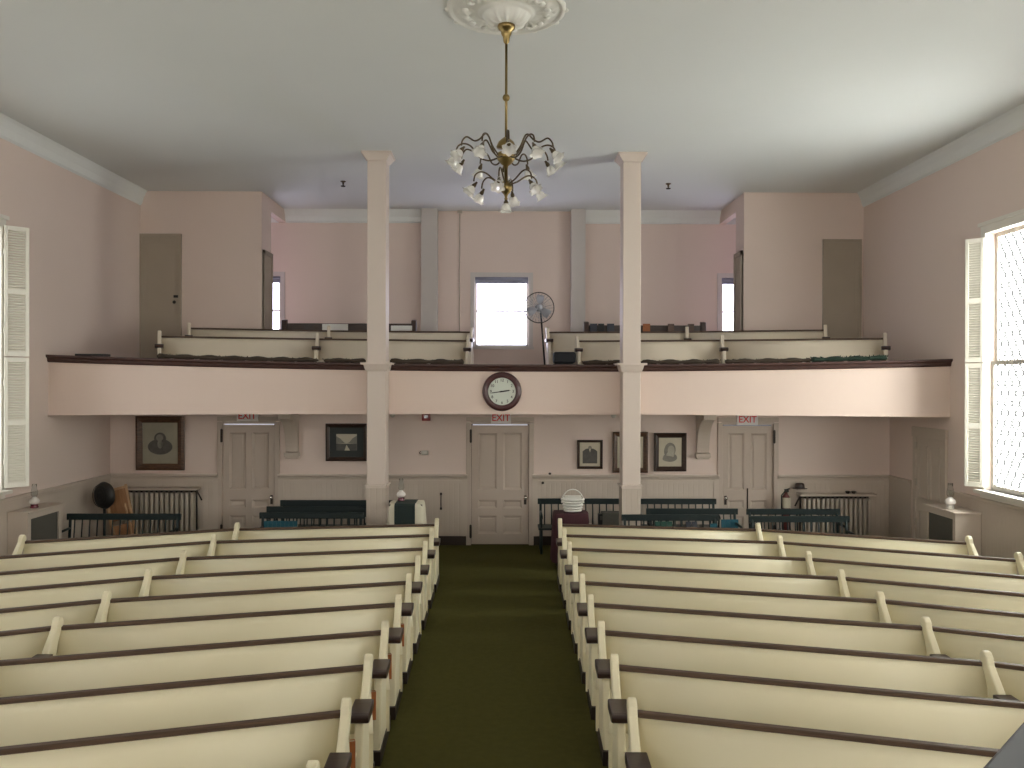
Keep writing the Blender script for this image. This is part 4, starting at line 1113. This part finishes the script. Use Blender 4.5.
# pedestal fan in front of the gallery window
fy = 15.15; fx, fz = X(539, fy), Z(307.5, fy)
t = thing('pedestal_fan', 'grey wire-guarded pedestal fan standing before the central gallery window', 'fan', (fx, fy, 2.81))
hz = fz-2.81; R = 15.2*fy/F
bx_ = X(546.5, fy)-fx
MB().tube([(bx_, .1, .02), (.03, .08, hz-.05), (.02, .05, hz)], .016, 8).build('pole', M['black'], t)
MB().lathe([(.2, 0), (.2, .02), (.06, .035), (.025, .06)], 24, Matrix.Translation((bx_, .1, 0))).build('base', M['black'], t)
TI = Matrix.Translation((0, 0, hz)) @ Matrix.Rotation(.15, 4, 'Z') @ Matrix.Rotation(PI/2, 4, 'X')
MB().lathe([(.001, -.14), (.05, -.13), (.065, -.08), (.06, -.02), (.03, .0)], 20, TI).build('motor', M['iron'], t)
g = MB(); n = 56
for i in range(n):
    a = 2*PI*i/n
    g.tube([(.05*math.cos(a), .05*math.sin(a), .075), (R*.6*math.cos(a), R*.6*math.sin(a), .07), (R*.95*math.cos(a), R*.95*math.sin(a), .03), (R*math.cos(a), R*math.sin(a), -.01)], .0022, 4, TI)
for rr, zz in ((R*.35, .075), (R*.68, .065)): g.tube([(rr*math.cos(2*PI*i/40), rr*math.sin(2*PI*i/40), zz) for i in range(40)], .0022, 4, TI, True)
g.lathe([(.001, .08), (.05, .08), (.05, .07)], 20, TI)
g.build('front_guard', M['fanwire'], t)
g = MB().tube([(R*math.cos(2*PI*i/48), R*math.sin(2*PI*i/48), -.01) for i in range(48)], .009, 8, TI, True)
for i in range(28):
    a = 2*PI*i/28
    g.tube([(.06*math.cos(a), .06*math.sin(a), -.09), (R*.8*math.cos(a), R*.8*math.sin(a), -.08), (R*math.cos(a), R*math.sin(a), -.01)], .0022, 4, TI)
g.build('rear_guard', M['iron'], t)
for k in range(3):
    a0 = PI/2-.1+2*PI*k/3; v = []; f = []
    for i in range(7):
        u = i/6; r = .04+(R*.86-.04)*u; wd = .35+.5*math.sin(PI*min(1, u*.75+.15))
        for sgn in (-1, 1):
            a = a0+sgn*wd*.55; v.append((r*math.cos(a), r*math.sin(a), sgn*.03))
    for i in range(6): f.append((2*i, 2*i+1, 2*i+3, 2*i+2))
    b = MB(); b.add(v, f, TI, True); o = b.build('blade', M['fanblade'], t)
    s_ = o.modifiers.new('thick', 'SOLIDIFY'); s_.thickness = .004

# things lying on the old pews and ledges of the gallery
def card(px0, px1, py0, py1, d, label):
    x0, x1, z0, z1 = X(px0, d), X(px1, d), Z(py1, d), Z(py0, d)
    t = thing('white_card', label, 'card', ((x0+x1)/2, d, z0)); w = (x1-x0)/2
    MB().box(-w, w, -.012, .012, 0, z1-z0).build('board', M['white'], t, bevel=.003)
    MB().box(-w*.9, w*.9, .012, .04, 0, .015).build('easel_foot', M['white'], t)
card(322.5, 348, 324.5, 331, 17.1, 'white card propped on the left old pew in the gallery')
card(391, 412, 326, 331, 17.1, 'white card propped at the right end of left old pew')
bk = [(590, 597, 'dkblue', 'slate book on the right old pew, leftmost of the row'), (598, 604, 'black', 'black book on the right old pew, second from left'), (607, 614, 'dkblue', 'slate book on the right old pew beside the column'),
      (643, 650, 'orange', 'rust-orange book on the right old pew just right of column'), (668, 674, 'frame_brown', 'brown book on the right old pew, second from right'), (688, 694, 'frame_brown', 'brown book at the right end of the right old pew')]
for (a, b, m_, lb) in bk:
    d = 17.05; x0, x1 = X(a, d), X(b, d)
    t = thing('hymn_book', lb, 'book', ((x0+x1)/2, d, Z(333, d)-.05)); w = (x1-x0)/2; h_ = .24
    MB().box(-w+.004, w-.004, -.02, .02, .004, h_-.004).build('pages', M['paper'], t)
    MB().box(-w, w, -.025, -.02, 0, h_).box(-w, w, .02, .025, 0, h_).box(-w, -w+.004, -.02, .02, 0, h_).build('cover', M[m_], t)

# ---------------------------------------------------------------- pulpit platform and desk near the camera
struct('floor_platform', MB().box(-3, 3, YF, 1.9, 0, 1.2), M['carpet'], 'green carpeted pulpit platform', 'floor')
t = thing('reading_desk', 'charcoal reading desk corner at the bottom right of the picture', 'desk', (1.138, 1.12, 1.2), -PI/4+.02)
MB().box(-.35, .35, -.35, .228, 1.07, 1.10).build('desk_top', M['desk'], t, bevel=.006)
MB().box(-.35, .35, .205, .228, 1.10, 1.112).build('lip', M['desk'], t, bevel=.004)
MB().box(-.25, .25, -.2, .1, .05, 1.07).build('pedestal', M['desk'], t)
MB().box(-.32, .32, -.28, .18, 0, .05).build('plinth', M['desk'], t)

# ---------------------------------------------------------------- world, camera, view
w = bpy.data.worlds.new('World'); S.world = w; w.use_nodes = True
w.node_tree.nodes['Background'].inputs['Color'].default_value = (.75, .82, 1, 1)
w.node_tree.nodes['Background'].inputs['Strength'].default_value = 1.0
cam = bpy.data.cameras.new('Camera'); co = bpy.data.objects.new('Camera', cam); C.objects.link(co)
cam.sensor_fit = 'HORIZONTAL'; cam.sensor_width = 36; cam.lens = F/1024*36; cam.clip_start = .05
co.location = (CX, 0, EYE)
yaw = -math.atan(6.6/F); pitch = -math.atan(2/F)
co.rotation_euler = (Euler((PI/2+pitch, 0, yaw)).to_matrix() @ Matrix.Rotation(.0025, 3, 'Z')).to_euler()
S.camera = co
S.view_settings.view_transform = 'Standard'; S.view_settings.look = 'None'
S.view_settings.gamma = 1; S.view_settings.use_curve_mapping = False
S.view_settings.exposure = -0.17
S.cycles.use_denoising = True
S.cycles.max_bounces = 10; S.cycles.diffuse_bounces = 6
S.cycles.sample_clamp_indirect = 6
